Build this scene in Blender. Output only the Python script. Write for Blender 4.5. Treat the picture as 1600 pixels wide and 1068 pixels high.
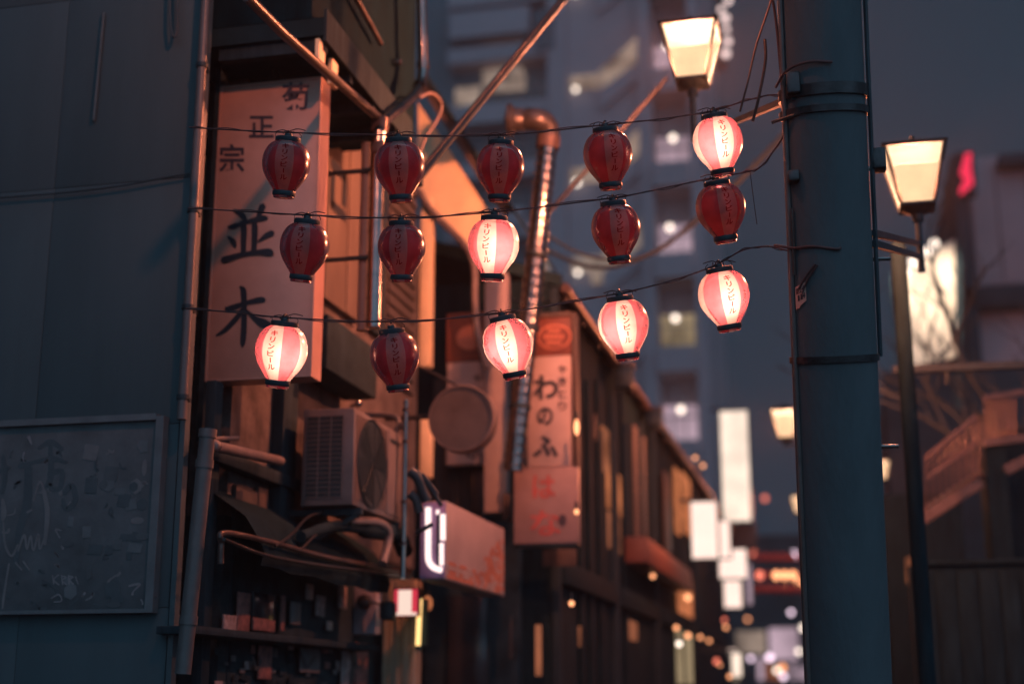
import bpy, bmesh, math, random
from mathutils import Vector, Matrix
R = math.radians
random.seed(7)
sc = bpy.context.scene
for o in list(bpy.data.objects): bpy.data.objects.remove(o)
COL = sc.collection

# ------------------------------------------------------------------ camera
CAM_LOC = Vector((0, 0, 1.6)); PITCH = 14.0; YAW = 13.0; LENS = 50.0
cam_d = bpy.data.cameras.new('camera'); cam = bpy.data.objects.new('camera', cam_d); COL.objects.link(cam)
cam.location = CAM_LOC; cam.rotation_euler = (R(90 + PITCH), 0, R(YAW))
cam_d.lens = LENS; cam_d.sensor_width = 36; cam_d.clip_start = .05; cam_d.clip_end = 1500
cam_d.dof.use_dof = True; cam_d.dof.focus_distance = 6.55; cam_d.dof.aperture_fstop = 0.85
sc.camera = cam
# ------------------------------------------------------------------ night sky
w = bpy.data.worlds.new('World'); sc.world = w; w.use_nodes = True
wn = w.node_tree.nodes; wl = w.node_tree.links
bg = wn['Background']; bg.inputs['Strength'].default_value = 1.0
tc = wn.new('ShaderNodeTexCoord'); sx = wn.new('ShaderNodeSeparateXYZ'); rp = wn.new('ShaderNodeValToRGB')
wl.new(tc.outputs['Generated'], sx.inputs[0]); wl.new(sx.outputs['Z'], rp.inputs[0]); wl.new(rp.outputs[0], bg.inputs['Color'])
rp.color_ramp.elements[0].position = 0.0; rp.color_ramp.elements[0].color = (.014, .030, .049, 1)
rp.color_ramp.elements[1].position = .75; rp.color_ramp.elements[1].color = (.012, .028, .044, 1)
# teal fill from behind the camera, added to lift the darks (single sun lamp, very wide)
sd = bpy.data.lights.new('night_glow', 'SUN'); so = bpy.data.objects.new('night_glow', sd); COL.objects.link(so)
sd.energy = 1.3; sd.color = (.37, .68, 1.0); sd.angle = R(110)
so.rotation_euler = Vector((-.50, .76, -.42)).to_track_quat('-Z', 'Y').to_euler()
so.location = (-4, -6, 9)
# ------------------------------------------------------------------ render look
sc.view_settings.view_transform = 'Standard'; sc.view_settings.look = 'None'
sc.view_settings.exposure = 0.0; sc.view_settings.gamma = 1.0; sc.view_settings.use_curve_mapping = False
sc.render.engine = 'CYCLES'
cy = sc.cycles
cy.use_denoising = True; cy.max_bounces = 6; cy.transparent_max_bounces = 12; cy.diffuse_bounces = 3; cy.glossy_bounces = 3
cy.sample_clamp_indirect = 3.0; cy.caustics_reflective = False; cy.caustics_refractive = False

# ------------------------------------------------------------------ pixel helpers (photo is 1600x1068)
FPX = 1600 * LENS / 36.0
MW = Matrix.Translation(CAM_LOC) @ cam.rotation_euler.to_matrix().to_4x4()
RT = (MW.to_3x3() @ Vector((1, 0, 0))); UP = (MW.to_3x3() @ Vector((0, 1, 0))); FW = (MW.to_3x3() @ Vector((0, 0, -1)))
def ray(px, py): return FW + RT * ((px - 800) / FPX) - UP * ((py - 534) / FPX)
def P(px, py, d): return CAM_LOC + ray(px, py) * d
def On(px, py, ax, v):
    r = ray(px, py); i = 'xyz'.index(ax)
    return CAM_LOC + r * ((v - CAM_LOC[i]) / r[i])
def X(px, py, v): return On(px, py, 'x', v)
def Y(px, py, v): return On(px, py, 'y', v)

# ------------------------------------------------------------------ materials
def mat(name, col, rough=.6, metal=0.0, var=.25, scale=6.0, bump=.15, spec=.4, stretch=(1, 1, 1), dirt=None):
    m = bpy.data.materials.new(name); m.use_nodes = True
    n = m.node_tree.nodes; l = m.node_tree.links; b = n['Principled BSDF']
    tc = n.new('ShaderNodeTexCoord'); mp = n.new('ShaderNodeMapping'); mp.inputs['Scale'].default_value = stretch
    geo = n.new('ShaderNodeNewGeometry')
    l.new(geo.outputs['Position'], mp.inputs[0])
    nz = n.new('ShaderNodeTexNoise'); nz.inputs['Scale'].default_value = scale; nz.inputs['Detail'].default_value = 8; nz.inputs['Roughness'].default_value = .65
    l.new(mp.outputs[0], nz.inputs['Vector'])
    r = n.new('ShaderNodeValToRGB'); r.color_ramp.elements[0].position = .3; r.color_ramp.elements[1].position = .72
    lo = tuple(c * (1 - var) for c in col) if dirt is None else dirt
    hi = tuple(min(1, c * (1 + var * .6)) for c in col)
    r.color_ramp.elements[0].color = (*lo, 1); r.color_ramp.elements[1].color = (*hi, 1)
    l.new(nz.outputs['Fac'], r.inputs[0]); l.new(r.outputs[0], b.inputs['Base Color'])
    rr = n.new('ShaderNodeMapRange'); rr.inputs['To Min'].default_value = max(.05, rough - .12); rr.inputs['To Max'].default_value = min(1, rough + .15)
    l.new(nz.outputs['Fac'], rr.inputs[0]); l.new(rr.outputs[0], b.inputs['Roughness'])
    b.inputs['Metallic'].default_value = metal; b.inputs['Specular IOR Level'].default_value = spec
    if bump:
        n2 = n.new('ShaderNodeTexNoise'); n2.inputs['Scale'].default_value = scale * 7; n2.inputs['Detail'].default_value = 4
        l.new(mp.outputs[0], n2.inputs['Vector'])
        bp = n.new('ShaderNodeBump'); bp.inputs['Strength'].default_value = bump; bp.inputs['Distance'].default_value = .01
        l.new(n2.outputs['Fac'], bp.inputs['Height']); l.new(bp.outputs[0], b.inputs['Normal'])
    return m
def emit(name, col, st, var=0.0, scale=3.0):
    m = bpy.data.materials.new(name); m.use_nodes = True
    n = m.node_tree.nodes; l = m.node_tree.links
    for x in list(n):
        if x.type != 'OUTPUT_MATERIAL': n.remove(x)
    out = [x for x in n if x.type == 'OUTPUT_MATERIAL'][0]
    e = n.new('ShaderNodeEmission'); e.inputs['Color'].default_value = (*col, 1); e.inputs['Strength'].default_value = st
    if var:
        geo = n.new('ShaderNodeNewGeometry'); nz = n.new('ShaderNodeTexNoise'); nz.inputs['Scale'].default_value = scale
        l.new(geo.outputs['Position'], nz.inputs['Vector'])
        mr = n.new('ShaderNodeMapRange'); mr.inputs['From Min'].default_value = .3; mr.inputs['From Max'].default_value = .7
        mr.inputs['To Min'].default_value = st * (1 - var); mr.inputs['To Max'].default_value = st * (1 + var * .5)
        l.new(nz.outputs['Fac'], mr.inputs[0]); l.new(mr.outputs[0], e.inputs['Strength'])
    l.new(e.outputs[0], out.inputs[0])
    return m
M = {}
M['black_panel'] = mat('black_panel', (.054, .088, .100), .7, var=.15, scale=2.6, bump=.12, stretch=(1.6, 1, .22), spec=.18)
M['black_trim'] = mat('black_trim', (.06, .09, .10), .5, var=.3)
M['iron'] = mat('iron', (.026, .046, .056), .45, .3, var=.4, scale=12, spec=.18)
M['iron_wet'] = mat('iron_wet', (.06, .058, .06), .32, .6, var=.4, scale=14)
M['zinc'] = mat('zinc', (.26, .25, .24), .19, 1.0, var=.3, scale=9, bump=.04)
M['pvc'] = mat('pvc', (.10, .095, .095), .35, 0, var=.25, scale=8)
M['pvc_brown'] = mat('pvc_brown', (.17, .14, .13), .4, 0, var=.3, scale=8)
M['rubber'] = mat('rubber', (.03, .05, .06), .45, 0, var=.3)
M['cord'] = mat('cord', (.09, .05, .05), .5, 0, var=.3, scale=40)
M['board'] = mat('board', (.085, .105, .115), .6, var=.35, scale=4, spec=.18)
M['board_edge'] = mat('board_edge', (.11, .13, .14), .5, var=.3)
M['ink_dark'] = mat('ink_dark', (.055, .075, .085), .5, var=.2)
M['ink_grey'] = mat('ink_grey', (.15, .155, .16), .6, var=.3)
M['ink_pale'] = mat('ink_pale', (.20, .20, .21), .6, var=.3)
M['sign_white'] = mat('sign_white', (.52, .30, .235), .38, 0, var=.22, scale=2.2, bump=.03)
M['sign_ink'] = mat('sign_ink', (.012, .02, .032), .5, var=.15, bump=0)
M['sign_ink_soft'] = mat('sign_ink_soft', (.05, .04, .055), .5, var=.2, bump=0)
M['sign_red'] = mat('sign_red', (.40, .10, .085), .5, var=.25, bump=0)
M['sign_cream'] = mat('sign_cream', (.40, .33, .31), .45, 0, var=.2, scale=3, bump=.03)
M['emblem_brown'] = mat('emblem_brown', (.16, .055, .04), .5, var=.3)
M['emblem_orange'] = mat('emblem_orange', (.50, .20, .13), .5, var=.2)
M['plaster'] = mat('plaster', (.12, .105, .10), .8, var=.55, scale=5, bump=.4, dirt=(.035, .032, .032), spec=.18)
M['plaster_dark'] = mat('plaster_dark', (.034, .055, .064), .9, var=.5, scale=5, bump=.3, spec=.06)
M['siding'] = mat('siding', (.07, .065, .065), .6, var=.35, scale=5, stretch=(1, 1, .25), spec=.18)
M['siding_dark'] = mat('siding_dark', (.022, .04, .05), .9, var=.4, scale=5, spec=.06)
M['poster_paper'] = mat('poster_paper', (.42, .34, .33), .7, var=.5, scale=22, bump=0, dirt=(.10, .07, .07))
M['poster_red'] = mat('poster_red', (.34, .15, .13), .7, var=.5, scale=22, bump=0, dirt=(.09, .05, .05))
M['tan_board'] = mat('tan_board', (.12, .10, .085), .6, var=.3, scale=4, stretch=(1, 1, .3), bump=.1)
M['lower_cream'] = mat('lower_cream', (.28, .20, .19), .5, var=.25, scale=3)
M['cream_wall'] = mat('cream_wall', (.88, .72, .44), .6, var=.18, scale=3, bump=.05)
M['wood'] = mat('wood', (.085, .068, .062), .55, var=.4, scale=6, stretch=(4, 4, .5), bump=.3, spec=.18)
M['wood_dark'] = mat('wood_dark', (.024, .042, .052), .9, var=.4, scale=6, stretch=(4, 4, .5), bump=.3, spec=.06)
M['tar'] = mat('tar', (.010, .026, .034), .9, var=.5, scale=5, stretch=(3, 3, .6), bump=.3, spec=.06)  # shade put into the colour of walls and metal near the lamps
M['tar_paint'] = mat('tar_paint', (.004, .016, .023), .85, var=.5, scale=5, stretch=(3, 3, .6), bump=.3, spec=.05)  # shade above lamp level put into the upper wall's colour; also darkens lamp roofs
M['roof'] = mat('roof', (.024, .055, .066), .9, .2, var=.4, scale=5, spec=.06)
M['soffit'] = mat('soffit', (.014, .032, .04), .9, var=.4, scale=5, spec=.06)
M['ac_body'] = mat('ac_body', (.15, .14, .14), .45, 0, var=.35, scale=4, dirt=(.11, .095, .09))
M['ac_dark'] = mat('ac_dark', (.10, .085, .08), .5, 0, var=.3)
M['awning'] = mat('awning', (.016, .034, .042), .9, 0, var=.4, scale=5, bump=.3, spec=.06)
M['concrete_pole'] = mat('concrete_pole', (.095, .118, .128), .75, 0, var=.16, scale=6, bump=.4, stretch=(1, 1, .3), spec=.18)
M['paper'] = mat('paper', (.70, .42, .34), .7, 0, var=.2, scale=20, bump=0)
M['pave'] = mat('pave', (.07, .068, .066), .45, 0, var=.4, scale=3, bump=.4)
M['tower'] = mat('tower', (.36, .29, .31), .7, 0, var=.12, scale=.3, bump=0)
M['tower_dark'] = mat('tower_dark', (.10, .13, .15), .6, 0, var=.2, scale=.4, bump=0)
M['pale_wall'] = mat('pale_wall', (.34, .27, .29), .7, 0, var=.15, scale=.4, bump=0)
M['far_dark'] = mat('far_dark', (.026, .05, .064), .9, 0, var=.4, scale=.8, bump=0, spec=.06)
M['bark'] = mat('bark', (.03, .05, .06), .8, 0, var=.4, scale=12, bump=.4)
M['rust'] = mat('rust', (.10, .07, .062), .38, .4, var=.45, scale=8)
M['banner'] = mat('banner', (.72, .64, .55), .6, 0, var=.1, scale=1.5, bump=0)
M['beige_metal'] = mat('beige_metal', (.45, .36, .25), .4, .2, var=.3, scale=6, stretch=(4, 4, .4))
M['meter_grey'] = mat('meter_grey', (.42, .38, .42), .4, 0, var=.2)
M['glass_dark'] = mat('glass_dark', (.03, .03, .035), .12, 0, var=.2, bump=0, spec=.6)
M['win_lilac'] = emit('win_lilac', (.50, .35, .42), 1.0, .35, .8)
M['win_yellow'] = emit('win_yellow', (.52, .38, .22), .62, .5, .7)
M['win_olive'] = emit('win_olive', (.34, .25, .20), .9, .7, .8)
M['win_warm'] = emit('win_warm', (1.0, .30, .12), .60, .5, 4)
M['win_warm_dim'] = emit('win_warm_dim', (1.0, .32, .16), .30, .5, 3)
M['white_glow'] = emit('white_glow', (1.0, .73, .62), 1.35, .06, 2)
M['cream_glow'] = emit('cream_glow', (.98, .77, .62), 1.25, .2, 2)
M['bulb_white'] = emit('bulb_white', (1.0, .82, .68), 3.2)
M['bulb_lilac'] = emit('bulb_lilac', (.95, .70, .85), 3)
M['bulb_orange'] = emit('bulb_orange', (1.0, .38, .17), 2.6)
M['bulb_red'] = emit('bulb_red', (1.0, .22, .14), 1.6)
M['red_neon'] = emit('red_neon', (1.0, .035, .10), 1.0)
M['sign_red_lit'] = emit('sign_red_lit', (.85, .05, .09), .8)
M['sign_white_lit'] = emit('sign_white_lit', (1.0, .74, .62), 1.0)
M['tube_white'] = emit('tube_white', (1.0, .74, .70), 1.6)
M['tube_warm'] = emit('tube_warm', (1.0, .60, .22), 1.8)
M['lilac_panel'] = mat('lilac_panel', (.35, .22, .38), .4, 0, var=.25, scale=5)
M['red_unlit'] = mat('red_unlit', (.30, .05, .05), .5, 0, var=.2)

def translucent(name, col, trans=.20, gloss=.05):
    m = bpy.data.materials.new(name); m.use_nodes = True
    n = m.node_tree.nodes; l = m.node_tree.links
    for x in list(n):
        if x.type != 'OUTPUT_MATERIAL': n.remove(x)
    out = [x for x in n if x.type == 'OUTPUT_MATERIAL'][0]
    geo = n.new('ShaderNodeTexCoord'); nz = n.new('ShaderNodeTexNoise'); nz.inputs['Scale'].default_value = 14; nz.inputs['Detail'].default_value = 5
    oi = n.new('ShaderNodeObjectInfo'); va = n.new('ShaderNodeVectorMath'); va.operation = 'ADD'
    l.new(geo.outputs['Object'], va.inputs[0]); l.new(oi.outputs['Location'], va.inputs[1])
    l.new(va.outputs[0], nz.inputs['Vector'])
    rp = n.new('ShaderNodeValToRGB'); rp.color_ramp.elements[0].position = .3; rp.color_ramp.elements[1].position = .7
    rp.color_ramp.elements[0].color = (*[c * .68 for c in col], 1); rp.color_ramp.elements[1].color = (*col, 1)
    l.new(nz.outputs['Fac'], rp.inputs[0])
    t = n.new('ShaderNodeBsdfTranslucent'); d = n.new('ShaderNodeBsdfDiffuse'); g = n.new('ShaderNodeBsdfGlossy'); tr = n.new('ShaderNodeBsdfTransparent')
    l.new(rp.outputs[0], t.inputs['Color']); l.new(rp.outputs[0], d.inputs['Color']); l.new(rp.outputs[0], tr.inputs['Color'])
    g.inputs['Roughness'].default_value = .22; g.inputs['Color'].default_value = (1, 1, 1, 1)
    m1 = n.new('ShaderNodeMixShader'); m1.inputs[0].default_value = .38; l.new(t.outputs[0], m1.inputs[1]); l.new(d.outputs[0], m1.inputs[2])
    m2 = n.new('ShaderNodeMixShader'); m2.inputs[0].default_value = trans; l.new(m1.outputs[0], m2.inputs[1]); l.new(tr.outputs[0], m2.inputs[2])
    lw = n.new('ShaderNodeLayerWeight'); lw.inputs['Blend'].default_value = .22
    mm = n.new('ShaderNodeMath'); mm.operation = 'MULTIPLY'; mm.inputs[1].default_value = gloss * 6; mm.use_clamp = True
    l.new(lw.outputs['Fresnel'], mm.inputs[0])
    m3 = n.new('ShaderNodeMixShader'); l.new(mm.outputs[0], m3.inputs[0]); l.new(m2.outputs[0], m3.inputs[1]); l.new(g.outputs[0], m3.inputs[2])
    l.new(m3.outputs[0], out.inputs[0])
    return m
M['vinyl_white'] = translucent('vinyl_white', (.46, .32, .31))
M['vinyl_red'] = translucent('vinyl_red', (.46, .10, .13))
def ink_filter(name, col, dcol, k):
    m = bpy.data.materials.new(name); m.use_nodes = True
    n = m.node_tree.nodes; l = m.node_tree.links
    for x in list(n):
        if x.type != 'OUTPUT_MATERIAL': n.remove(x)
    out = [x for x in n if x.type == 'OUTPUT_MATERIAL'][0]
    tr = n.new('ShaderNodeBsdfTransparent'); tr.inputs[0].default_value = (*col, 1)
    d = n.new('ShaderNodeBsdfDiffuse'); d.inputs[0].default_value = (*dcol, 1)
    mx = n.new('ShaderNodeMixShader'); mx.inputs[0].default_value = k
    l.new(tr.outputs[0], mx.inputs[1]); l.new(d.outputs[0], mx.inputs[2]); l.new(mx.outputs[0], out.inputs[0])
    return m
M['ink_print'] = ink_filter('ink_print', (.72, .03, .055), (.09, .015, .02), .25)
# frosted lamp glass: lets most of the bulb's light out, glows itself
def lampglass(name, k):
    m = bpy.data.materials.new(name); m.use_nodes = True
    n = m.node_tree.nodes; l = m.node_tree.links
    for x in list(n):
        if x.type != 'OUTPUT_MATERIAL': n.remove(x)
    out = [x for x in n if x.type == 'OUTPUT_MATERIAL'][0]
    tr = n.new('ShaderNodeBsdfTransparent'); tr.inputs[0].default_value = (1, .9, .8, 1)
    e = n.new('ShaderNodeEmission'); e.inputs[0].default_value = (1.0, .60, .34, 1)
    geo = n.new('ShaderNodeNewGeometry'); nz = n.new('ShaderNodeTexNoise'); nz.inputs['Scale'].default_value = 7
    l.new(geo.outputs['Position'], nz.inputs['Vector'])
    mr = n.new('ShaderNodeMapRange'); mr.inputs['To Min'].default_value = .95; mr.inputs['To Max'].default_value = 1.6; l.new(nz.outputs['Fac'], mr.inputs[0]); l.new(mr.outputs[0], e.inputs[1])
    mx = n.new('ShaderNodeMixShader'); mx.inputs[0].default_value = k
    l.new(tr.outputs[0], mx.inputs[1]); l.new(e.outputs[0], mx.inputs[2]); l.new(mx.outputs[0], out.inputs[0])
    return m
M['lamp_glass'] = lampglass('lamp_glass', .85)
M['lamp_bulb'] = lampglass('lamp_bulb', .3)

# ------------------------------------------------------------------ mesh builder
def catmull(pts, n=6):
    pts = [Vector(p) for p in pts]
    if len(pts) < 3: return pts
    q = [pts[0] * 2 - pts[1]] + pts + [pts[-1] * 2 - pts[-2]]
    out = []
    for i in range(1, len(q) - 2):
        a, b, c, d = q[i - 1:i + 3]
        for k in range(n):
            t = k / n
            out.append(.5 * ((2 * b) + (c - a) * t + (2 * a - 5 * b + 4 * c - d) * t * t + (3 * b - a - 3 * c + d) * t ** 3))
    out.append(pts[-1]); return out
class MB:
    def __init__(s): s.v = []; s.f = []; s.mi = []; s.sm = []
    def add(s, vs, fs, mi=0, smooth=False):
        k = len(s.v); s.v += [tuple(v) for v in vs]; s.f += [tuple(i + k for i in f) for f in fs]
        s.mi += [mi] * len(fs); s.sm += [smooth] * len(fs); return s
    def box(s, x0, x1, y0, y1, z0, z1, mi=0):
        x0, x1 = sorted((x0, x1)); y0, y1 = sorted((y0, y1)); z0, z1 = sorted((z0, z1))
        return s.hexa([(x0, y0, z0), (x1, y0, z0), (x1, y1, z0), (x0, y1, z0), (x0, y0, z1), (x1, y0, z1), (x1, y1, z1), (x0, y1, z1)], mi)
    def bbox(s, x0, x1, y0, y1, z0, z1, b=.01, mi=0):
        bm = bmesh.new(); bmesh.ops.create_cube(bm, size=1)
        for v in bm.verts: v.co = Vector(((x0 + x1) / 2 + v.co.x * abs(x1 - x0), (y0 + y1) / 2 + v.co.y * abs(y1 - y0), (z0 + z1) / 2 + v.co.z * abs(z1 - z0)))
        bmesh.ops.bevel(bm, geom=bm.edges[:], offset=b, segments=2, affect='EDGES', profile=.5)
        bm.verts.ensure_lookup_table(); ix = {v: i for i, v in enumerate(bm.verts)}
        s.add([v.co.copy() for v in bm.verts], [[ix[v] for v in f.verts] for f in bm.faces], mi); bm.free(); return s
    def hexa(s, p, mi=0):
        return s.add(p, [(0, 3, 2, 1), (4, 5, 6, 7), (0, 1, 5, 4), (1, 2, 6, 5), (2, 3, 7, 6), (3, 0, 4, 7)], mi)
    def bar(s, a, b, w, h, up=(0, 0, 1), mi=0):
        a = Vector(a); b = Vector(b); d = (b - a).normalized(); u = Vector(up)
        if abs(d.dot(u)) > .98: u = Vector((0, 1, 0))
        r = d.cross(u).normalized(); u = r.cross(d).normalized()
        r *= w / 2; u *= h / 2
        return s.hexa([a - r - u, a + r - u, b + r - u, b - r - u, a - r + u, a + r + u, b + r + u, b - r + u], mi)
    def tube(s, pts, r, n=10, caps=True, mi=0):
        pts = [Vector(p) for p in pts]; m = len(pts)
        rs = list(r) if isinstance(r, (list, tuple)) else [r] * m
        d0 = (pts[1] - pts[0]).normalized(); u = d0.orthogonal().normalized(); vs = []; fs = []
        for i, p in enumerate(pts):
            d = (pts[min(i + 1, m - 1)] - pts[max(i - 1, 0)]).normalized()
            u = (u - d * u.dot(d)); u = u.normalized() if u.length > 1e-6 else d.orthogonal().normalized()
            w_ = d.cross(u)
            for k in range(n):
                a = 2 * math.pi * k / n; vs.append(p + (u * math.cos(a) + w_ * math.sin(a)) * rs[i])
        for i in range(m - 1):
            for k in range(n): fs.append((i * n + k, i * n + (k + 1) % n, (i + 1) * n + (k + 1) % n, (i + 1) * n + k))
        s.add(vs, fs, mi, True)
        if caps:
            s.add(vs[:n], [tuple(reversed(range(n)))], mi); s.add(vs[-n:], [tuple(range(n))], mi)
        return s
    def lathe(s, prof, c=(0, 0, 0), axis=None, n=24, mi=0, smooth=True):
        c = Vector(c); ax = Vector(axis or (0, 0, 1)).normalized(); u = ax.orthogonal().normalized(); w_ = ax.cross(u)
        vs = []; fs = []
        for (r, z) in prof:
            for k in range(n):
                a = 2 * math.pi * k / n; vs.append(c + ax * z + (u * math.cos(a) + w_ * math.sin(a)) * r)
        for i in range(len(prof) - 1):
            for k in range(n): fs.append((i * n + k, i * n + (k + 1) % n, (i + 1) * n + (k + 1) % n, (i + 1) * n + k))
        return s.add(vs, fs, mi, smooth)
    def prism(s, poly, off, mi=0):
        a = [Vector(p) for p in poly]; off = Vector(off); n = len(a)
        return s.add(a + [p + off for p in a], [tuple(range(n)), tuple(reversed(range(n, 2 * n)))] + [(i, i + n, (i + 1) % n + n, (i + 1) % n) for i in range(n)], mi)
    def ball(s, c, r, n=10, mi=0, sq=1.0):
        return s.lathe([(max(r * math.sin(math.pi * i / 8), 1e-4), -r * sq * math.cos(math.pi * i / 8)) for i in range(9)], c, None, n, mi)
    def build(s, name, mats, parent=None, recalc=True):
        me = bpy.data.meshes.new(name); v = s.v
        if parent is not None and not parent.get('_local'):
            o = Vector(parent['_loc']); v = [Vector(q) - o for q in s.v]
        me.from_pydata([tuple(q) for q in v], [], s.f)
        for mm in (mats if isinstance(mats, (list, tuple)) else [mats]): me.materials.append(M[mm] if isinstance(mm, str) else mm)
        for i, p in enumerate(me.polygons): p.material_index = s.mi[i]; p.use_smooth = s.sm[i]
        if recalc:
            bm = bmesh.new(); bm.from_mesh(me); bmesh.ops.recalc_face_normals(bm, faces=bm.faces); bm.to_mesh(me); bm.free()
        me.set_sharp_from_angle(angle=R(38))
        ob = bpy.data.objects.new(name, me); COL.objects.link(ob)
        if parent is not None:
            ob.parent = parent; ob['_loc'] = parent['_loc']
        return ob
def tag(o, label=None, cat=None, group=None, kind=None):
    if label: o['label'] = label
    if cat: o['category'] = cat
    if group: o['group'] = group
    if kind: o['kind'] = kind
    return o
def thing(name, loc, label, cat, group=None, local=False):
    e = bpy.data.objects.new(name, None); COL.objects.link(e); e.location = loc; e.empty_display_size = .1
    e['_loc'] = tuple(loc)
    if local: e['_local'] = 1
    return tag(e, label, cat, group)
def part(name, m, parent, *ops):
    b = MB()
    for op in ops: getattr(b, op[0])(*op[1:])
    return b.build(name, m, parent)
# ------------------------------------------------------------------ text
_gl = {}
def glyph(ch, bold=0.0):
    key = (ch, bold)
    if key not in _gl:
        cu = bpy.data.curves.new('t', 'FONT'); cu.body = ch; cu.offset = bold; cu.resolution_u = 4
        o = bpy.data.objects.new('t', cu); COL.objects.link(o)
        me = bpy.data.meshes.new_from_object(o.evaluated_get(bpy.context.evaluated_depsgraph_get()))
        vs = [(v.co.x, v.co.y) for v in me.vertices]; fs = [tuple(p.vertices) for p in me.polygons]
        bpy.data.objects.remove(o); bpy.data.curves.remove(cu); bpy.data.meshes.remove(me)
        if vs:
            x0 = min(a for a, b in vs); x1 = max(a for a, b in vs); y0 = min(b for a, b in vs); y1 = max(b for a, b in vs)
        else: x0 = y0 = 0; x1 = y1 = 1
        _gl[key] = (vs, fs, (x0, x1, y0, y1))
    return _gl[key]
def put_glyph(mb, ch, fn, bold=0.0, box=None, rot=False, mi=0):
    """place glyph stretched into box=(u0,u1,v0,v1) through fn(u,v)->point"""
    vs, fs, (x0, x1, y0, y1) = glyph(ch, bold)
    if rot:
        vs = [(b, -a) for a, b in vs]; x0, x1, y0, y1 = y0, y1, -x1, -x0
    u0, u1, v0, v1 = box; out = []
    for a, b in vs: out.append(fn(u0 + (a - x0) / max(1e-6, x1 - x0) * (u1 - u0), v0 + (b - y0) / max(1e-6, y1 - y0) * (v1 - v0)))
    mb.add(out, fs, mi)
def brush(mb, pts, fn, lift):
    """calligraphy stroke: pts (u,v,width) -> ribbon with rounded ends"""
    p3 = catmull([Vector(p) for p in pts], 5); L = []; Rr = []
    for i, p in enumerate(p3):
        d = (p3[min(i + 1, len(p3) - 1)] - p3[max(i - 1, 0)]); d.z = 0; d.normalize(); nrm = Vector((-d.y, d.x, 0)); h = max(p.z, 1) / 2
        L.append(p + nrm * h); Rr.append(p - nrm * h)
    d = (p3[0] - p3[1]); d.z = 0; d.normalize(); s0 = p3[0] + d * p3[0].z * .35
    d = (p3[-1] - p3[-2]); d.z = 0; d.normalize(); s1 = p3[-1] + d * p3[-1].z * .35
    n = len(L); vs = [fn(q.x, q.y, lift) for q in L] + [fn(q.x, q.y, lift) for q in Rr] + [fn(s0.x, s0.y, lift), fn(s1.x, s1.y, lift)]
    fs = [(i, i + 1, n + i + 1, n + i) for i in range(n - 1)] + [(2 * n, 0, n), (2 * n + 1, 2 * n - 1, n - 1)]
    mb.add(vs, fs)
# ================================================================== SETTING
FX = -3.45          # alley-side facade of the near izakaya
RX = -2.42          # facade of the row of shops further in
tag(MB().box(-160, 160, -60, 260, -.6, 0).build('ground', 'pave'), kind='structure')
tag(MB().box(-2.2, 2.4, -12, 60, 0.0, .012).build('alley_paving', 'pave'), kind='structure')
kb = MB().box(-2.42, -2.2, 11.5, 60, 0, .13).build('kerb', 'plaster_dark'); tag(kb, kind='structure')

# ------------------------------------------------------------------ dark corner building (left edge)
WY = 6.9
xe = Y(303, 450, WY).x
cb = thing('corner_building', (-7, WY, 0), 'dark metal clad building corner filling the left edge', 'building')
part('wall', 'black_panel', cb, ('box', -15, xe - .26, WY + .03, WY + .26, 0, 12))
part('corner_trim', 'black_trim', cb, ('box', xe - .03, xe, WY - .012, WY + .045, 0, 12))
xs = [xe - .04 - .86 * i for i in range(0, 12)]
zs = [0.05, 1.05, 2.05, 3.02, 4.42, 5.6, 7.0, 8.4, 9.4, 10.6, 11.9]
pm = {}
for i in range(len(xs) - 1):
    for j in range(len(zs) - 1):
        o = MB().bbox(xs[i + 1] + .0015, xs[i] - .0015, WY - random.uniform(.0, .002), WY + .028, zs[j] + .0015, zs[j + 1] - .0015, .0015).build('cladding_panel', 'black_panel', cb)
zl = Y(150, 292, WY).z
part('cable', 'rubber', cb, ('tube', catmull([(xe - .05, WY - .03, zl + .02), (-4.2, WY - .03, zl - .03), (-6, WY - .03, zl + .0), (-9, WY - .03, zl + .03)], 5), .006, 6))
part('cable', 'rubber', cb, ('tube', catmull([Y(266, -20, WY - .05), Y(266, 30, WY - .06), Y(271, 58, WY - .07), Y(277, 40, WY - .06), Y(276, -20, WY - .05)], 6), .008, 8))
part('conduit', 'black_trim', cb, ('tube', [Y(162, 20, WY - .02), (Y(162, 20, WY).x, WY - .02, Y(160, 190, WY).z)], .009, 8))

# graffiti board on the wall
def gb(px, py, lift=.0): return Y(px, py, WY - .05 - lift)
bx0 = -9.0; bx1 = gb(250, 800).x; bz1 = gb(125, 656).z; bz0 = gb(125, 958).z
gbt = thing('graffiti_board', (bx1 - 1, WY - .03, bz0), 'dark grey notice board covered in graffiti tags and stickers', 'board')
part('panel', 'board', gbt, ('bbox', bx0, bx1 - .045, WY - .045, WY - .008, bz0 + .02, bz1 - .02, .003))
part('frame', 'board_edge', gbt, ('box', bx1 - .045, bx1, WY - .07, WY - .008, bz0, bz1), ('box', bx0, bx1 - .0455, WY - .07, WY - .008, bz1 - .02, bz1 + .015), ('box', bx0, bx1 - .0455, WY - .068, WY - .008, bz0, bz0 + .02))
def gfn(u, v, lift): return Y(u, v, WY - .0464 - lift * .25)
rng = random.Random(3)
def tagstrokes(lst, m, lift0):
    for i, s in enumerate(lst):
        b = MB(); brush(b, s, gfn, lift0 + i * .0004); b.build('graffiti_stroke', m, gbt, recalc=False)
tagstrokes([[(60, 700, 5), (80, 690, 9), (98, 702, 6)], [(78, 690, 6), (80, 740, 10), (72, 760, 5)], [(50, 722, 5), (82, 716, 8), (105, 722, 4)],
            [(76, 740, 8), (96, 736, 9), (94, 760, 8), (78, 765, 6)], [(30, 728, 8), (52, 722, 6)], [(45, 730, 12), (42, 790, 14), (30, 830, 10), (25, 880, 8)]], 'ink_dark', .001)
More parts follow.
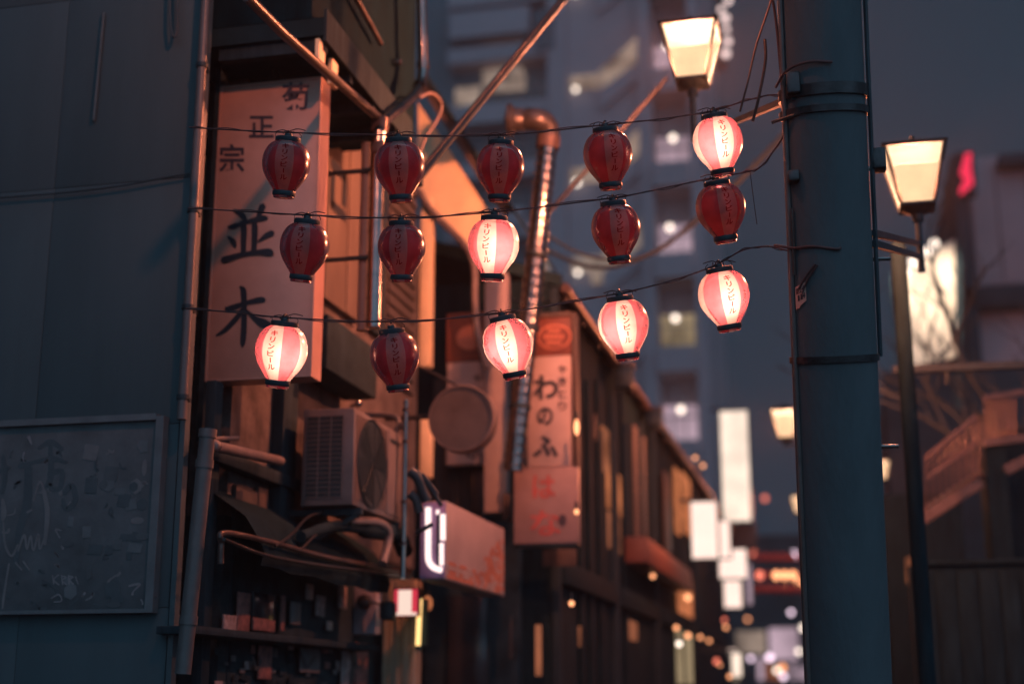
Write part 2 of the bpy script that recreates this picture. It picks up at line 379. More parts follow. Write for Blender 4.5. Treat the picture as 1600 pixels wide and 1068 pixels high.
tagstrokes([[(5, 712, 6), (8, 740, 8), (4, 770, 6)], [(100, 770, 9), (112, 758, 9), (118, 780, 9), (104, 795, 8), (98, 780, 6)], [(0, 735, 7), (15, 730, 6)]], 'ink_dark', .003)
tagstrokes([[(52, 782, 3), (62, 752, 4), (70, 770, 3), (75, 790, 3)], [(58, 770, 2), (72, 768, 3)], [(42, 800, 3), (50, 796, 4)], [(5, 815, 3), (8, 850, 4), (18, 868, 4), (28, 850, 3)],
            [(28, 860, 3), (38, 835, 4), (42, 858, 3), (48, 836, 3), (52, 860, 3), (60, 834, 4), (62, 858, 3), (70, 838, 3)], [(24, 878, 3), (34, 890, 3)], [(36, 876, 3), (46, 890, 3)], [(14, 880, 3), (6, 930, 4), (4, 950, 3)],
            [(68, 765, 6), (74, 800, 8), (70, 850, 5)], [(4, 780, 5), (6, 800, 9), (4, 812, 5)]], 'ink_grey', .005)
tagstrokes([[(82, 898, 2), (84, 912, 2)], [(92, 897, 2), (84, 905, 2), (92, 913, 2)], [(96, 898, 2), (98, 913, 2)], [(96, 899, 2), (103, 901, 2), (97, 906, 2), (104, 913, 2)], [(107, 898, 2), (108, 912, 2)], [(107, 899, 2), (114, 901, 2), (108, 905, 2), (115, 912, 2)], [(118, 900, 2), (122, 912, 2)], [(80, 934, 2), (92, 928, 2), (96, 938, 2), (84, 940, 2)]], 'ink_pale', .007)
rg = random.Random(9)
for k in range(46):
    u = rg.uniform(0, 240); v = rg.uniform(690, 945); L_ = rg.uniform(6, 22); pts_ = [(u, v, rg.uniform(1.5, 4.5))]
    for j in range(rg.randint(2, 4)): u += rg.uniform(-L_, L_) * .6; v += rg.uniform(-L_, L_) * .6; pts_.append((min(max(u, 0), 243), min(max(v, 672), 950), rg.uniform(1.5, 5)))
    tagstrokes([pts_], rg.choice(['ink_dark', 'ink_dark', 'ink_dark', 'ink_grey', 'ink_grey', 'ink_pale']), .0008 + .0001 * k)
stk = []
for i in range(34):
    px = rng.uniform(104, 236); py = rng.uniform(690, 948)
    if px < 130 and py < 800: continue
    w_ = rng.uniform(6, 22); h_ = rng.uniform(6, 20); c = gfn(px, py, (.002 + .00008 * i)); sw = w_ * .0031; sh = h_ * .0031; a0 = rng.uniform(-.2, .2)
    n = rng.choice([4, 4, 4, 6, 12]); poly = []
    for k in range(n):
        a = 2 * math.pi * (k + .5) / n + a0; q = 1.25 if n == 4 else 1
        poly.append((c.x + math.cos(a) * sw * q / 1.3, c.y, c.z + math.sin(a) * sh * q / 1.3))
    mname = rng.choice(['ink_dark', 'ink_dark', 'board', 'ink_grey', 'board_edge', 'ink_dark'])
    MB().prism(poly, (0, -.0007, 0)).build('sticker', mname, gbt)

# drainpipes at the corner
dpx = Y(299, 400, WY - .08)
dp = thing('drainpipe', (dpx.x, WY - .08, Y(292, 655, WY - .08).z), 'tall dark drainpipe running up the corner beside the big sign', 'pipe')
ztop = Y(302, -60, WY - .08).z; zbot = Y(292, 655, WY - .08).z
part('pipe', 'pvc', dp, ('tube', [(dpx.x, WY - .085, zbot), (dpx.x, WY - .085, ztop)], .026, 14))
for py in (105, 330, 480, 620):
    z = Y(300, py, WY - .08).z
    part('pipe_clip', 'iron', dp, ('tube', [(dpx.x, WY - .085, z - .012), (dpx.x, WY - .085, z + .012)], .034, 14), ('box', dpx.x - .008, dpx.x + .008, WY - .06, WY + .0, z - .01, z + .01))
a = Y(325, 672, WY - .25); b = Y(290, 1010, WY - .25)
dp2 = thing('drainpipe', tuple(b), 'leaning lower drainpipe with pale green edge beside the graffiti board', 'pipe')
part('pipe', 'pvc', dp2, ('tube', [b + (b - a) * .12, b, a], .040, 16))
d_ = (a - b)
for t in (.12, .84, .985): part('socket', 'pvc', dp2, ('tube', [b + d_ * (t - .02), b + d_ * (t + .02)], .046, 16))
part('bracket', 'iron', dp2, ('tube', [b + d_ * .95, Vector((b.x - .1, WY, (b + d_ * .95).z))], .012, 8))

# ------------------------------------------------------------------ izakaya behind the big sign
iz = thing('izakaya_building', (FX - .5, 9, 0), 'old two storey bar house with mottled plaster behind the big white sign', 'building')
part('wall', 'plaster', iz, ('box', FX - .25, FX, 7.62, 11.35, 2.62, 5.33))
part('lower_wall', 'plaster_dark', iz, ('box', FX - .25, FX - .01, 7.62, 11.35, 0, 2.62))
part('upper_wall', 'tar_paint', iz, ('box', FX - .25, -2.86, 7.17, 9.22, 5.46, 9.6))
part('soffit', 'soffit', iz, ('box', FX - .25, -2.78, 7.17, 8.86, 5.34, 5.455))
for i, y in enumerate([7.2, 7.65, 8.1, 8.55]):
    part('rafter', 'wood_dark', iz, ('box', FX + .0, -2.79, y, y + .06, 5.26, 5.338))
part('eave_beam', 'iron_wet', iz, ('tube', [X(385, -6, -2.74), X(440, 50, -2.74), X(600, 192, -2.74)], .028, 12))
part('fascia', 'wood_dark', iz, ('box', -2.78, -2.762, 7.16, 8.87, 5.30, 5.50))
part('upper_rail', 'iron_wet', iz, ('tube', [X(552, -10, -2.80), X(595, 68, -2.80)], .02, 10))
for (px, py) in ((502, 88), (522, 118)):
    c = X(px, py, -2.80)
    part('lath', 'cream_wall', iz, ('box', c.x - .02, c.x + .004, c.y - .05, c.y + .05, c.z - .07, c.z + .09))
c = X(617, 98, -2.84); part('vent_cap', 'zinc', iz, ('lathe', [(.001, .05), (.025, .045), (.03, .0), (.03, -.03)], c, (1, 0, 0), 12))
# siding boards & pillars on the facade
def facade_box(name, m, root, px0, px1, py0, py1, x, th, bev=.004):
    y0 = X(px0, (py0 + py1) / 2, x).y; y1 = X(px1, (py0 + py1) / 2, x).y
    z1 = X((px0 + px1) / 2, py0, x).z; z0 = X((px0 + px1) / 2, py1, x).z
    return MB().bbox(x - th, x, y0, y1, z0, z1, bev).build(name, m, root)
facade_box('cream_board', 'tan_board', iz, 512, 545, 165, 480, FX + .05, .045)
facade_box('cream_board', 'tan_board', iz, 546, 568, 165, 500, FX + .06, .045)
facade_box('dark_board', 'wood_dark', iz, 571, 604, 190, 520, FX + .05, .045)
z0 = X(630, 610, FX).z; z1 = X(630, 200, FX).z; y0 = X(604, 400, FX).y; y1 = X(654, 400, FX + .05).y; n = 22
for i in range(n):
    h = (z1 - z0) / n; z = z0 + i * h
    MB().hexa([(FX, y0, z), (FX + .035, y0, z), (FX + .035, y1, z), (FX, y1, z), (FX, y0, z + h - .004), (FX + .012, y0, z + h - .004), (FX + .012, y1, z + h - .004), (FX, y1, z + h - .004)]).build('siding_board', 'siding', iz)
def ybx(name, m, root, px0, px1, py0, py1, y, th):
    a = Y(px0, (py0 + py1) / 2, y); c = Y(px1, (py0 + py1) / 2, y)
    return MB().bbox(a.x, c.x, y, y + th, Y(px0, py1, y).z, Y(px0, py0, y).z, .003).build(name, m, root)
ybx('return_board', 'cream_wall', iz, 300, 330, 246, 492, 7.7, .03); ybx('return_board', 'cream_wall', iz, 304, 327, 34, 98, 7.7, .03); ybx('return_wall', 'siding_dark', iz, 270, 380, -60, 1100, 7.74, .04)  # cream strips stand for lamplit facade past the corner, on a plain dark wall
# character board "口"
gl = MB()
for (u0, u1, v0, v1) in ((517, 541, 262, 270), (517, 541, 325, 333), (517, 522, 270, 325), (536, 541, 270, 325)):
    a = X(u0, v0, FX + .054); b = X(u1, v1, FX + .054); gl.box(FX + .052, FX + .056, a.y, b.y, a.z, b.z)
gl.build('board_lettering', 'sign_ink', iz)
# plaster panel & recess below the sign
facade_box('recess_panel', 'siding', iz, 368, 405, 762, 832, FX + .03, .025)
facade_box('recess_post', 'wood', iz, 404, 418, 762, 832, FX + .04, .03)
facade_box('wall_post', 'wood_dark', iz, 441, 463, 590, 830, FX + .08, .08)
facade_box('wall_post', 'wood_dark', iz, 326, 338, 590, 1075, FX + .06, .06)
facade_box('lintel', 'wood_dark', iz, 330, 470, 722, 742, FX + .10, .09)
facade_box('meter_cover', 'siding_dark', iz, 511, 590, 517, 600, FX + .28, .25, .012)
facade_box('ledge', 'wood_dark', iz, 305, 592, 992, 1003, FX + .22, .22)
facade_box('window', 'glass_dark', iz, 395, 432, 925, 985, FX + .02, .02)
for (q0, q1, p0, p1, m_) in ((372, 391, 925, 985, 'poster_red'), (350, 370, 960, 986, 'poster_paper'), (396, 430, 966, 985, 'poster_red'), (480, 490, 912, 936, 'sign_cream'), (512, 520, 970, 984, 'sign_cream'), (530, 542, 915, 950, 'poster_paper'), (440, 446, 930, 985, 'poster_red'), (556, 575, 1004, 1075, 'poster_red'), (535, 552, 1004, 1075, 'poster_paper'), (455, 470, 940, 975, 'ink_grey'), (495, 508, 930, 962, 'poster_paper'), (405, 425, 1008, 1060, 'poster_red'), (470, 500, 1012, 1050, 'ink_grey')):
    facade_box('poster', m_, iz, q0, q1, p0, p1, FX + .035, .012, .002)
rng = random.Random(11)
for i in range(46):
    px = rng.uniform(335, 560); py = rng.uniform(1006, 1072); w_ = rng.uniform(4, 13); h_ = rng.uniform(5, 18)
    facade_box('sticker', rng.choice(['poster_paper', 'poster_red', 'ink_dark', 'siding_dark', 'plaster_dark', 'ink_grey']), iz, px, px + w_, py, py + h_, FX + .008 + .00012 * i, .002, .0005)
# branch-like graffiti on lower wall
b = MB()
for s in ([(548, 1010, 6), (555, 1030, 8), (552, 1050, 6), (548, 1075, 5)], [(552, 1035, 5), (565, 1040, 4), (570, 1030, 2)], [(395, 1025, 3), (402, 1045, 5), (408, 1030, 3)], [(470, 1015, 4), (480, 1040, 5), (492, 1025, 4)]):
    b = MB(); brush(b, s, lambda u, v, l: X(u, v, FX + .042 + l), .001); b.build('graffiti_stroke', 'ink_dark', iz, recalc=False)

# horizontal orange lit pipe on the plaster
hp = thing('wall_pipe', tuple(X(335, 697, FX + .15)), 'short horizontal pipe on the mottled plaster under the big sign', 'pipe')
part('pipe', 'pvc_brown', hp, ('tube', [X(338, 697, FX + .22), X(438, 720, FX + .22)], .030, 14))
part('elbow', 'pvc_brown', hp, ('tube', catmull([X(338, 697, FX + .22), X(331, 694, FX + .2), X(326, 690, FX + .1)], 4), .034, 12))
part('small_pipe', 'pvc_brown', hp, ('tube', [X(330, 685, FX + .2), X(372, 684, FX + .2)], .012, 8))

# ------------------------------------------------------------------ big white sign
SY = 7.42
sxl = Y(322, 560, SY).x; sxr = Y(493, 400, SY).x; szb = Y(400, 592, SY).z; szt = Y(420, 128, SY).z
sg = thing('vertical_sign', ((sxl + sxr) / 2, SY, szb), 'big white vertical shop sign with brushed black characters 並木', 'sign')
part('panel', 'sign_white', sg, ('bbox', sxl + .012, sxr - .012, SY + .004, SY + .15, szb + .012, szt - .012, .003))
part('frame', 'sign_white', sg, ('box', sxl, sxl + .011, SY - .003, SY + .152, szb, szt), ('box', sxr - .011, sxr, SY - .003, SY + .152, szb, szt), ('box', sxl + .0112, sxr - .0112, SY - .003, SY + .152, szt - .011, szt), ('box', sxl + .0112, sxr - .0112, SY - .003, SY + .152, szb, szb + .011))
part('side_post', 'iron', sg, ('box', sxl - .035, sxl - .002, SY + .0, SY + .12, szb - .35, szt + .25))
part('bracket', 'iron', sg, ('box', FX, sxl - .036, SY + .04, SY + .09, szt - .3, szt - .25))
part('bracket', 'iron', sg, ('box', FX, sxl - .036, SY + .04, SY + .09, szb + .3, szb + .35))
part('top_bracket', 'iron', sg, ('tube', catmull([Y(430, 122, SY + .05), Y(425, 112, SY + .05), Y(430, 108, SY + .05), Y(440, 121, SY + .05)], 4), .006, 6))
def sfn(u, v, lift): return Y(300 + u / 3.14, 280 + v / 3.14, SY + .002 - lift)
nami = [[(205, 152, 14), (240, 170, 30), (262, 200, 22)], [(348, 128, 32), (336, 156, 30), (318, 192, 10)],
        [(177, 234, 12), (200, 232, 26), (262, 212, 20), (338, 192, 30), (368, 190, 20)],
        [(240, 208, 20), (254, 235, 32), (253, 310, 28), (252, 372, 26)], [(302, 200, 20), (308, 235, 30), (306, 310, 28), (302, 366, 26)],
        [(176, 280, 10), (202, 305, 28), (212, 332, 14)], [(396, 262, 28), (365, 276, 26), (325, 304, 8)],
        [(150, 396, 30), (180, 388, 32), (240, 370, 24), (320, 358, 24), (375, 358, 38), (394, 366, 24)]]
ki = [[(236, 526, 12), (252, 548, 30), (256, 640, 28), (254, 740, 30), (249, 800, 26), (248, 822, 8)],
      [(165, 628, 12), (182, 636, 32), (260, 608, 22), (328, 592, 30), (354, 592, 26)],
      [(248, 640, 22), (210, 690, 26), (160, 740, 22), (118, 766, 8)], [(264, 640, 12), (310, 682, 26), (350, 706, 46), (382, 714, 28)]]
for nm, st in (('brushed_character', nami), ('brushed_character', ki)):
    b = MB()
    for i, s in enumerate(st): brush(b, s, sfn, .002 + i * .0006)
    b.build(nm, 'sign_ink', sg, recalc=False)
for ch, (u0, u1, v0, v1) in (('菊', (440, 483, 172, 129)), ('正', (389, 428, 215, 181)), ('宗', (342, 382, 270, 225))):
    b = MB(); put_glyph(b, ch, lambda u, v: Y(u, v, SY + .0005), .018, (u0, u1, v0, v1)); b.build('small_character', 'sign_ink_soft', sg)

# ------------------------------------------------------------------ flue pipe
fl = thing('flue_pipe', tuple(X(583, 512, -2.72)), 'tall metal flue bending above the lanterns up past the eaves', 'pipe')
A = X(584, 512, -2.72); B = X(590, 205, -2.72)
part('lower_duct', 'zinc', fl, ('tube', [A, Vector((A.x, A.y, B.z))], .048, 20))
part('second_duct', 'pvc_brown', fl, ('tube', [A + Vector((-.09, .05, 0)), Vector((A.x - .09, A.y + .05, B.z - .05))], .036, 16))
n_ = 9
for i in range(n_):
    z = A.z + (B.z - A.z) * (i + .3) / n_
    part('duct_seam', 'zinc', fl, ('tube', [(A.x, A.y, z), (A.x, A.y, z + .012)], .051, 20))
path = catmull([Vector((A.x, A.y, B.z)), X(604, 186, -2.72), X(640, 156, -2.70), X(656, 134, -2.68), X(661, 108, -2.68), X(660, 60, -2.68), X(658, -30, -2.68)], 6)
part('upper_pipe', 'zinc', fl, ('tube', path, .036, 16))
for p, q in ((3, .05), (18, .048), (25, .044)): part('joint_ring', 'zinc', fl, ('tube', [path[p] - (path[p + 1] - path[p]).normalized() * .02, path[p] + (path[p + 1] - path[p]).normalized() * .02], q, 16))
part('clamp', 'rust', fl, ('bbox', path[3].x - .05, path[3].x + .05, path[3].y - .06, path[3].y + .0, path[3].z - .06, path[3].z + .05, .012))
part('clamp', 'rust', fl, ('bbox', A.x - .02, A.x + .06, A.y - .07, A.y - .01, X(586, 232, -2.72).z - .03, X(586, 232, -2.72).z + .05, .012))
for py_ in (260, 400): part('wall_bracket', 'iron', fl, ('bar', (A.x, A.y, X(586, py_, -2.72).z), (FX, A.y + .02, X(586, py_, -2.72).z), .03, .02))
cl = thing('looped_cable', tuple(X(690, 170, -2.6)), 'orange lit cable looping down beside the flue bend', 'cable')
part('cable', 'pvc_brown', cl, ('tube', catmull([X(655, 152, -2.66), X(676, 146, -2.66), X(690, 165, -2.66), X(680, 192, -2.66), X(665, 215, -2.67), X(655, 245, -2.68), X(646, 300, -2.7)], 6), .011, 8))

# diagonal pole crossing in front
dg = thing('diagonal_strut', tuple(P(660, 275, 8.6)), 'long thin diagonal steel strut rising to the top edge', 'strut')
part('rod', 'iron', dg, ('tube', [P(658, 276, 8.7), P(892, -12, 9.6)], .019, 12))
part('rod', 'iron_wet', dg, ('tube', [P(655, 268, 8.75), P(888, -16, 9.65)], .012, 10))
part('foot', 'iron', dg, ('bbox', *[v for t in zip(P(652, 283, 8.7) - Vector((.03, .03, .03)), P(652, 283, 8.7) + Vector((.03, .03, .03))) for v in t], .006))

# ------------------------------------------------------------------ air conditioner
ay0 = 8.3; ax0 = Y(472, 710, ay0).x; ax1 = Y(553, 710, ay0).x; ay1 = X(627, 720, ax1).y; az1 = Y(553, 636, ay0).z; az0 = Y(553, 788, ay0).z
ac = thing('air_conditioner', ((ax0 + ax1) / 2, (ay0 + ay1) / 2, az0), 'dusty outdoor air conditioner unit hung on the bar wall', 'air conditioner')
part('casing', 'ac_body', ac, ('bbox', ax0, ax1, ay0, ay1, az0, az1, .012))
b = MB(); gx0 = ax0 + .03; gx1 = ax1 - .07; gz0 = az0 + .05; gz1 = az1 - .05
b.box(gx0, gx1, ay0 - .003, ay0 - .001, gz0, gz1); b.build('coil', 'rubber', ac)
gw = MB()
for i in range(18): z = gz0 + (gz1 - gz0) * i / 17; gw.box(gx0, gx1, ay0 - .012, ay0 - .008, z - .002, z + .002)
for i in range(4): x = gx0 + (gx1 - gx0) * i / 3; gw.box(x - .003, x + .003, ay0 - .0165, ay0 - .0125, gz0 - .004, gz1 + .004)
gw.build('guard_grille', 'ac_body', ac)
fy0 = ay0 + .03; fy1 = ay0 + (ay1 - ay0) * .66; fc = Vector((ax1 + .002, (fy0 + fy1) / 2, (az0 + az1) / 2)); fr = min((fy1 - fy0), (az1 - az0)) * .47
part('fan_panel', 'ac_dark', ac, ('box', ax1 - .002, ax1 + .003, fy0, fy1, az0 + .04, az1 - .035))
fan = part('fan', 'rubber', ac, ('lathe', [(.001, .004), (fr, .004), (fr, .010), (fr - .008, .012), (fr - .010, .006)], fc, (1, 0, 0), 32))
bl = MB()
for k in range(3):
    a0 = k * 2 * math.pi / 3
    bl.add([fc + Vector((.008, math.cos(a0 + t) * r_, math.sin(a0 + t) * r_)) for r_, t in ((.04, 0), (fr * .9, -.15), (fr * .92, .75), (.045, .9))], [(0, 1, 2, 3)])
bl.build('blade', 'iron', fan)
gd = MB()
for k in range(1, 9):
    r_ = fr * k / 8; ring = [fc + Vector((.018, math.cos(a * math.pi / 16) * r_, math.sin(a * math.pi / 16) * r_)) for a in range(33)]
    gd.tube(ring, .0022, 5, False)
for k in range(8): a0 = k * math.pi / 4; gd.tube([fc + Vector((.018, 0, 0)), fc + Vector((.018, math.cos(a0) * fr, math.sin(a0) * fr))], .0025, 5)
gd.build('fan_guard', 'iron', fan)
part('service_panel', 'ac_body', ac, ('bbox', ax1 - .004, ax1 + .008, fy1 + .012, ay1 - .015, az0 + .03, az1 - .02, .004))
part('badge', 'iron', ac, ('box', ax1 + .0085, ax1 + .011, fy1 + .05, ay1 - .06, az1 - .10, az1 - .075))
part('bracket', 'iron', ac, ('bar', (FX + .02, ay0 + .1, az0 - .03), (ax1 + .03, ay0 + .1, az0 - .03), .04, .04))
part('bracket', 'iron', ac, ('bar', (FX + .02, ay1 - .12, az0 - .03), (ax1 + .03, ay1 - .12, az0 - .03), .04, .04))
part('brace', 'iron', ac, ('bar', (FX + .02, ay0 + .1, az0 - .32), (ax1, ay0 + .1, az0 - .05), .03, .03))
part('pipe', 'pvc', ac, ('tube', catmull([(ax1 - .05, ay1 - .05, az1 - .03), (ax1 - .02, ay1 - .02, az1 + .09), (ax1 - .12, ay1 + .0, az1 + .14), (FX + .03, ay1 + .05, az1 + .16)], 6), .02, 10))
part('valve', 'zinc', ac, ('ball', (ax1 + .02, ay1 - .05, az1 + .05), .03))
part('valve', 'zinc', ac, ('ball', (ax1 - .0, ay0 + .06, az1 + .035), .024), ('tube', [(ax1 - .0, ay0 + .06, az1 + .03), (ax1 - .1, ay0 + .2, az1 + .05)], .01, 8))

# thin shiny pole right of the unit
tp = X(634, 650, -2.86); tz = X(636, 905, -2.86).z
tpo = thing('standpipe', (tp.x, tp.y, tz), 'thin shiny vertical pipe just right of the air conditioner', 'pipe')
part('pipe', 'zinc', tpo, ('tube', [(tp.x, tp.y, tz), (tp.x, tp.y, X(631, 622, -2.86).z)], .018, 12))
for py in (640, 690, 785, 850): part('clip', 'iron_wet', tpo, ('tube', [(tp.x, tp.y, X(634, py, -2.86).z - .012), (tp.x, tp.y, X(634, py, -2.86).z + .012)], .025, 12))

# ------------------------------------------------------------------ awning with cables
aw = thing('awning', (FX, 8.8, 2.3), 'dark sagging awning with rusty front pipe below the air conditioner', 'awning')
NY = 26; aw0 = 7.3; aw1 = 9.55; b = MB(); vs = []; fs = []
for i in range(NY + 1):
    y = aw0 + (aw1 - aw0) * i / NY; sag = .012 * math.sin(i * .8) + random.uniform(-.006, .006)
    for (x, z) in ((FX, 2.74), (FX + .12, 2.66 + sag * .4), (FX + .26, 2.56 + sag), (-3.10, 2.43), (-3.07, 2.36 + sag * .3), (-3.09, 2.29 + sag * .6)): vs.append((x, y, z))
for i in range(NY):
    for k in range(5): fs.append((i * 6 + k, i * 6 + k + 1, (i + 1) * 6 + k + 1, (i + 1) * 6 + k))
b.add(vs, fs, 0, True); b.build('canvas', 'tar', aw)
part('front_pipe', 'rust', aw, ('tube', catmull([X(345, 880, -3.06), X(346, 850, -3.06), X(352, 832, -3.06), X(430, 848, -3.06), X(520, 872, -3.06), X(640, 893, -3.06)], 6), .016, 10))
part('second_pipe', 'iron_wet', aw, ('tube', catmull([X(350, 842, -3.03), X(420, 868, -3.03), X(520, 885, -3.03), X(636, 898, -3.03)], 6), .010, 8))
cbn = thing('cable_bundle', tuple(X(600, 830, -2.9)), 'bundle of wrapped refrigerant hoses under the air conditioner', 'cable')
part('wrapped_hose', 'awning', cbn, ('tube', catmull([X(470, 838, -3.1), X(520, 822, -3.05), X(570, 826, -3.0), X(618, 835, -2.95), X(632, 860, -2.95)], 6), [.035] * 12 + [.06] * 13, 10))
part('hose_bend', 'pvc_brown', cbn, ('tube', catmull([X(545, 812, -3.0), X(590, 815, -2.94), X(606, 828, -2.92), X(606, 850, -2.92), X(598, 880, -2.92)], 6), .028, 10))
part('hose', 'iron_wet', cbn, ('tube', catmull([X(430, 852, -3.05), X(455, 835, -3.05), X(480, 808, -3.1), X(505, 800, -3.15)], 6), .008, 8))
part('hose', 'iron_wet', cbn, ('tube', catmull([X(470, 858, -3.05), X(490, 838, -3.05), X(505, 828, -3.1)], 6), .008, 8))

# electric meter, flood lamp, small signs under the awning
my = 9.9
def ybox(name, m, root, px0, px1, py0, py1, y, th, bev=.004):
    a = Y(px0, (py0 + py1) / 2, y); c = Y(px1, (py0 + py1) / 2, y); z1 = Y((px0 + px1) / 2, py0, y).z; z0 = Y((px0 + px1) / 2, py1, y).z
    return MB().bbox(a.x, c.x, y, y + th, z0, z1, bev).build(name, m, root)
mt = thing('electric_meter', tuple(Y(570, 990, my)), 'grey electric meter box with round dark dial under the awning', 'meter')
ybox('case', 'meter_grey', mt, 552, 588, 916, 990, my, .12, .01)
part('dial', 'glass_dark', mt, ('lathe', [(.001, .07), (.045, .06), (.055, .03), (.057, 0)], Y(570, 940, my + .002), (0, -1, 0), 24))
ybox('label_strip', 'sign_cream', mt, 566, 571, 968, 988, my - .006, .005, .001)
part('cable', 'rubber', mt, ('tube', catmull([Y(575, 940, my - .06), Y(590, 942, my - .07), Y(600, 946, my - .07)], 4), .008, 8))
fld = thing('flood_lamp', tuple(Y(604, 968, my - .1)), 'small black unlit flood lamp next to the electric meter', 'lamp')
part('housing', 'rubber', fld, ('bbox', *[v for t in ((Y(593, 950, my - .15).x, Y(615, 950, my - .15).x), (my - .18, my - .06), (Y(604, 968, my - .15).z, Y(604, 938, my - .15).z)) for v in t], .025))
part('arm', 'rubber', fld, ('tube', [Y(604, 940, my - .1), Y(604, 930, my - .02), Y(604, 925, my + .1)], .012, 8))
cpx = Y(599, 1000, 10.35)
cpo = thing('shop_pillar', (Y(625, 1000, 10.35).x, 10.4, 0), 'beige metal pillar lit yellow below the small red and white sign', 'pillar')
for (q0, q1, d_) in ((598, 603, 0), (604, 617, .02), (618, 622, .005), (623, 638, .015), (639, 650, 0)):
    a = Y(q0, 1000, 10.35); c = Y(q1, 1000, 10.35)
    MB().bbox(a.x, c.x, 10.35 + d_, 10.5, 0, Y(625, 905, 10.35).z, .004).build('pillar_strip', 'beige_metal', cpo)
rs = thing('small_lit_sign', tuple(Y(634, 960, 10.1)), 'small glowing red and white box sign above the beige pillar', 'sign')
ybox('case', 'iron', rs, 615, 653, 918, 962, 10.12, .1, .005)
ybox('red_face', 'sign_red_lit', rs, 616, 652, 920, 961, 10.108, .008, .002)
ybox('white_face', 'sign_white_lit', rs, 622, 643, 921, 957, 10.100, .007, .003)
ybox('white_face', 'sign_white_lit', rs, 617, 651, 956, 960.5, 10.097, .0025, .001)
yt = thing('fluorescent_tube', tuple(Y(656, 1010, 10.2)), 'upright yellow fluorescent tube beside the beige pillar', 'lamp')
A_ = Y(656, 935, 10.2); B_ = Y(653, 1008, 10.2)
part('tube', 'tube_warm', yt, ('tube', [B_, A_], .018, 12)); part('end_cap', 'iron', yt, ('tube', [A_, A_ + Vector((0, 0, .03))], .02, 12), ('tube', [B_, B_ - Vector((0, 0, .03))], .02, 12))
part('backing', 'iron', yt, ('box', A_.x + .01, A_.x + .05, A_.y + .03, A_.y + .06, B_.z, A_.z))
b_ = thing('wall_bulb', tuple(Y(668, 950, 10.6)), 'tiny orange wall bulb right of the yellow tube', 'lamp')
part('bulb', 'win_warm', b_, ('ball', Y(668, 942, 10.6), .04, 10, 0, 1.5)); part('socket', 'iron', b_, ('tube', [Y(668, 930, 10.6), Y(668, 922, 10.6)], .02, 8))

# ------------------------------------------------------------------ neon box sign
ny = 9.2; nx0 = Y(656, 850, ny).x; nx1 = Y(697, 850, ny).x; nyb = X(788, 870, nx1).y; nz0 = Y(676, 905, ny).z; nz1 = Y(690, 782, ny).z
nb = thing('box_sign', ((nx0 + nx1) / 2, (ny + nyb) / 2, nz0), 'boxy alley sign with white light tubes on its end and tiled side', 'sign')
part('case', 'sign_cream', nb, ('bbox', nx0, nx1, ny + .002, nyb, nz0, nz1, .006))
part('end_panel', 'lilac_panel', nb, ('bbox', nx0 + .006, nx1 - .006, ny - .012, ny + .0, nz0 + .01, nz1 - .01, .003))
def tb(pts, r=.016): MB().tube(catmull([Y(u, v, ny - .035) for u, v in pts], 5), r, 10).build('light_tube', 'tube_white', nb)
tb([(669, 792), (669, 830), (669, 866), (671, 878), (678, 886), (690, 890)], .020)
tb([(692, 803), (692, 843)], .018); tb([(690, 848), (690, 882)], .015); tb([(684, 796), (684, 803)], .012)
part('tube_clip', 'iron', nb, ('box', Y(686, 800, ny).x, Y(689, 800, ny).x, ny - .04, ny - .013, Y(687, 886, ny).z, Y(687, 800, ny).z))
rng = random.Random(5)
th_ = .030; L_ = .088
for r_ in range(15):
    z = nz0 + .012 + r_ * th_
    for k in range(18):
        y = ny + .03 + k * L_ + (r_ % 2) * L_ / 2
        if y + L_ > nyb - .03: continue
        fr_ = (y - ny) / (nyb - ny)
        if r_ > 3 and not (fr_ > .58 and r_ < 6 + (fr_ - .55) * 22): continue
        MB().box(nx1 - .002, nx1 + random.uniform(.004, .009), y, y + L_ - .006, z, z + th_ - .005).build('tile', rng.choice(['sign_cream', 'emblem_orange', 'emblem_orange']), nb)
hs = thing('black_hoses', tuple(P(660, 760, 9.0)), 'tangle of black hoses above the box sign', 'cable')
for pts, r_ in (([(640, 735), (652, 745), (660, 765), (668, 782)], .035), ([(652, 735), (665, 750), (678, 770), (690, 790)], .014), ([(660, 740), (672, 755), (684, 772)], .012), ([(640, 770), (650, 780), (655, 800)], .03)):
    part('hose', 'rubber', hs, ('tube', catmull([P(u, v, 8.95) for u, v in pts], 5), r_, 10))
part('hose', 'rubber', hs, ('tube', catmull([P(650, 832, 8.9), P(662, 826, 8.85), P(676, 818, 8.85)], 5), .014, 8))
# round sign
ry = 9.75; rc = Y(720, 652, ry); rr_ = (Y(771, 652, ry) - rc).length
rn = thing('round_sign', tuple(rc), 'dark round projecting sign disc above the box sign', 'sign')
part('drum', 'pvc_brown', rn, ('lathe', [(rr_ - .012, .0), (rr_, .0), (rr_ + .004, .01), (rr_, .02), (rr_, .13), (rr_ + .004, .14), (rr_ - .01, .15)], rc, (0, 1, 0), 48))
part('face', 'ac_dark', rn, ('lathe', [(.0005, .008), (rr_ - .01, .008), (rr_ - .01, .012)], rc, (0, 1, 0), 48), ('lathe', [(.0005, .14), (rr_ - .01, .14), (rr_ - .01, .135)], rc, (0, 1, 0), 48))
part('bracket', 'iron_wet', rn, ('tube', [rc + Vector((-rr_, .07, .03)), rc + Vector((-rr_ - .35, .07, .03))], .018, 10))
part('stay', 'iron_wet', rn, ('tube', [Y(655, 572, ry + .07), Y(715, 602, ry + .07)], .01, 8))
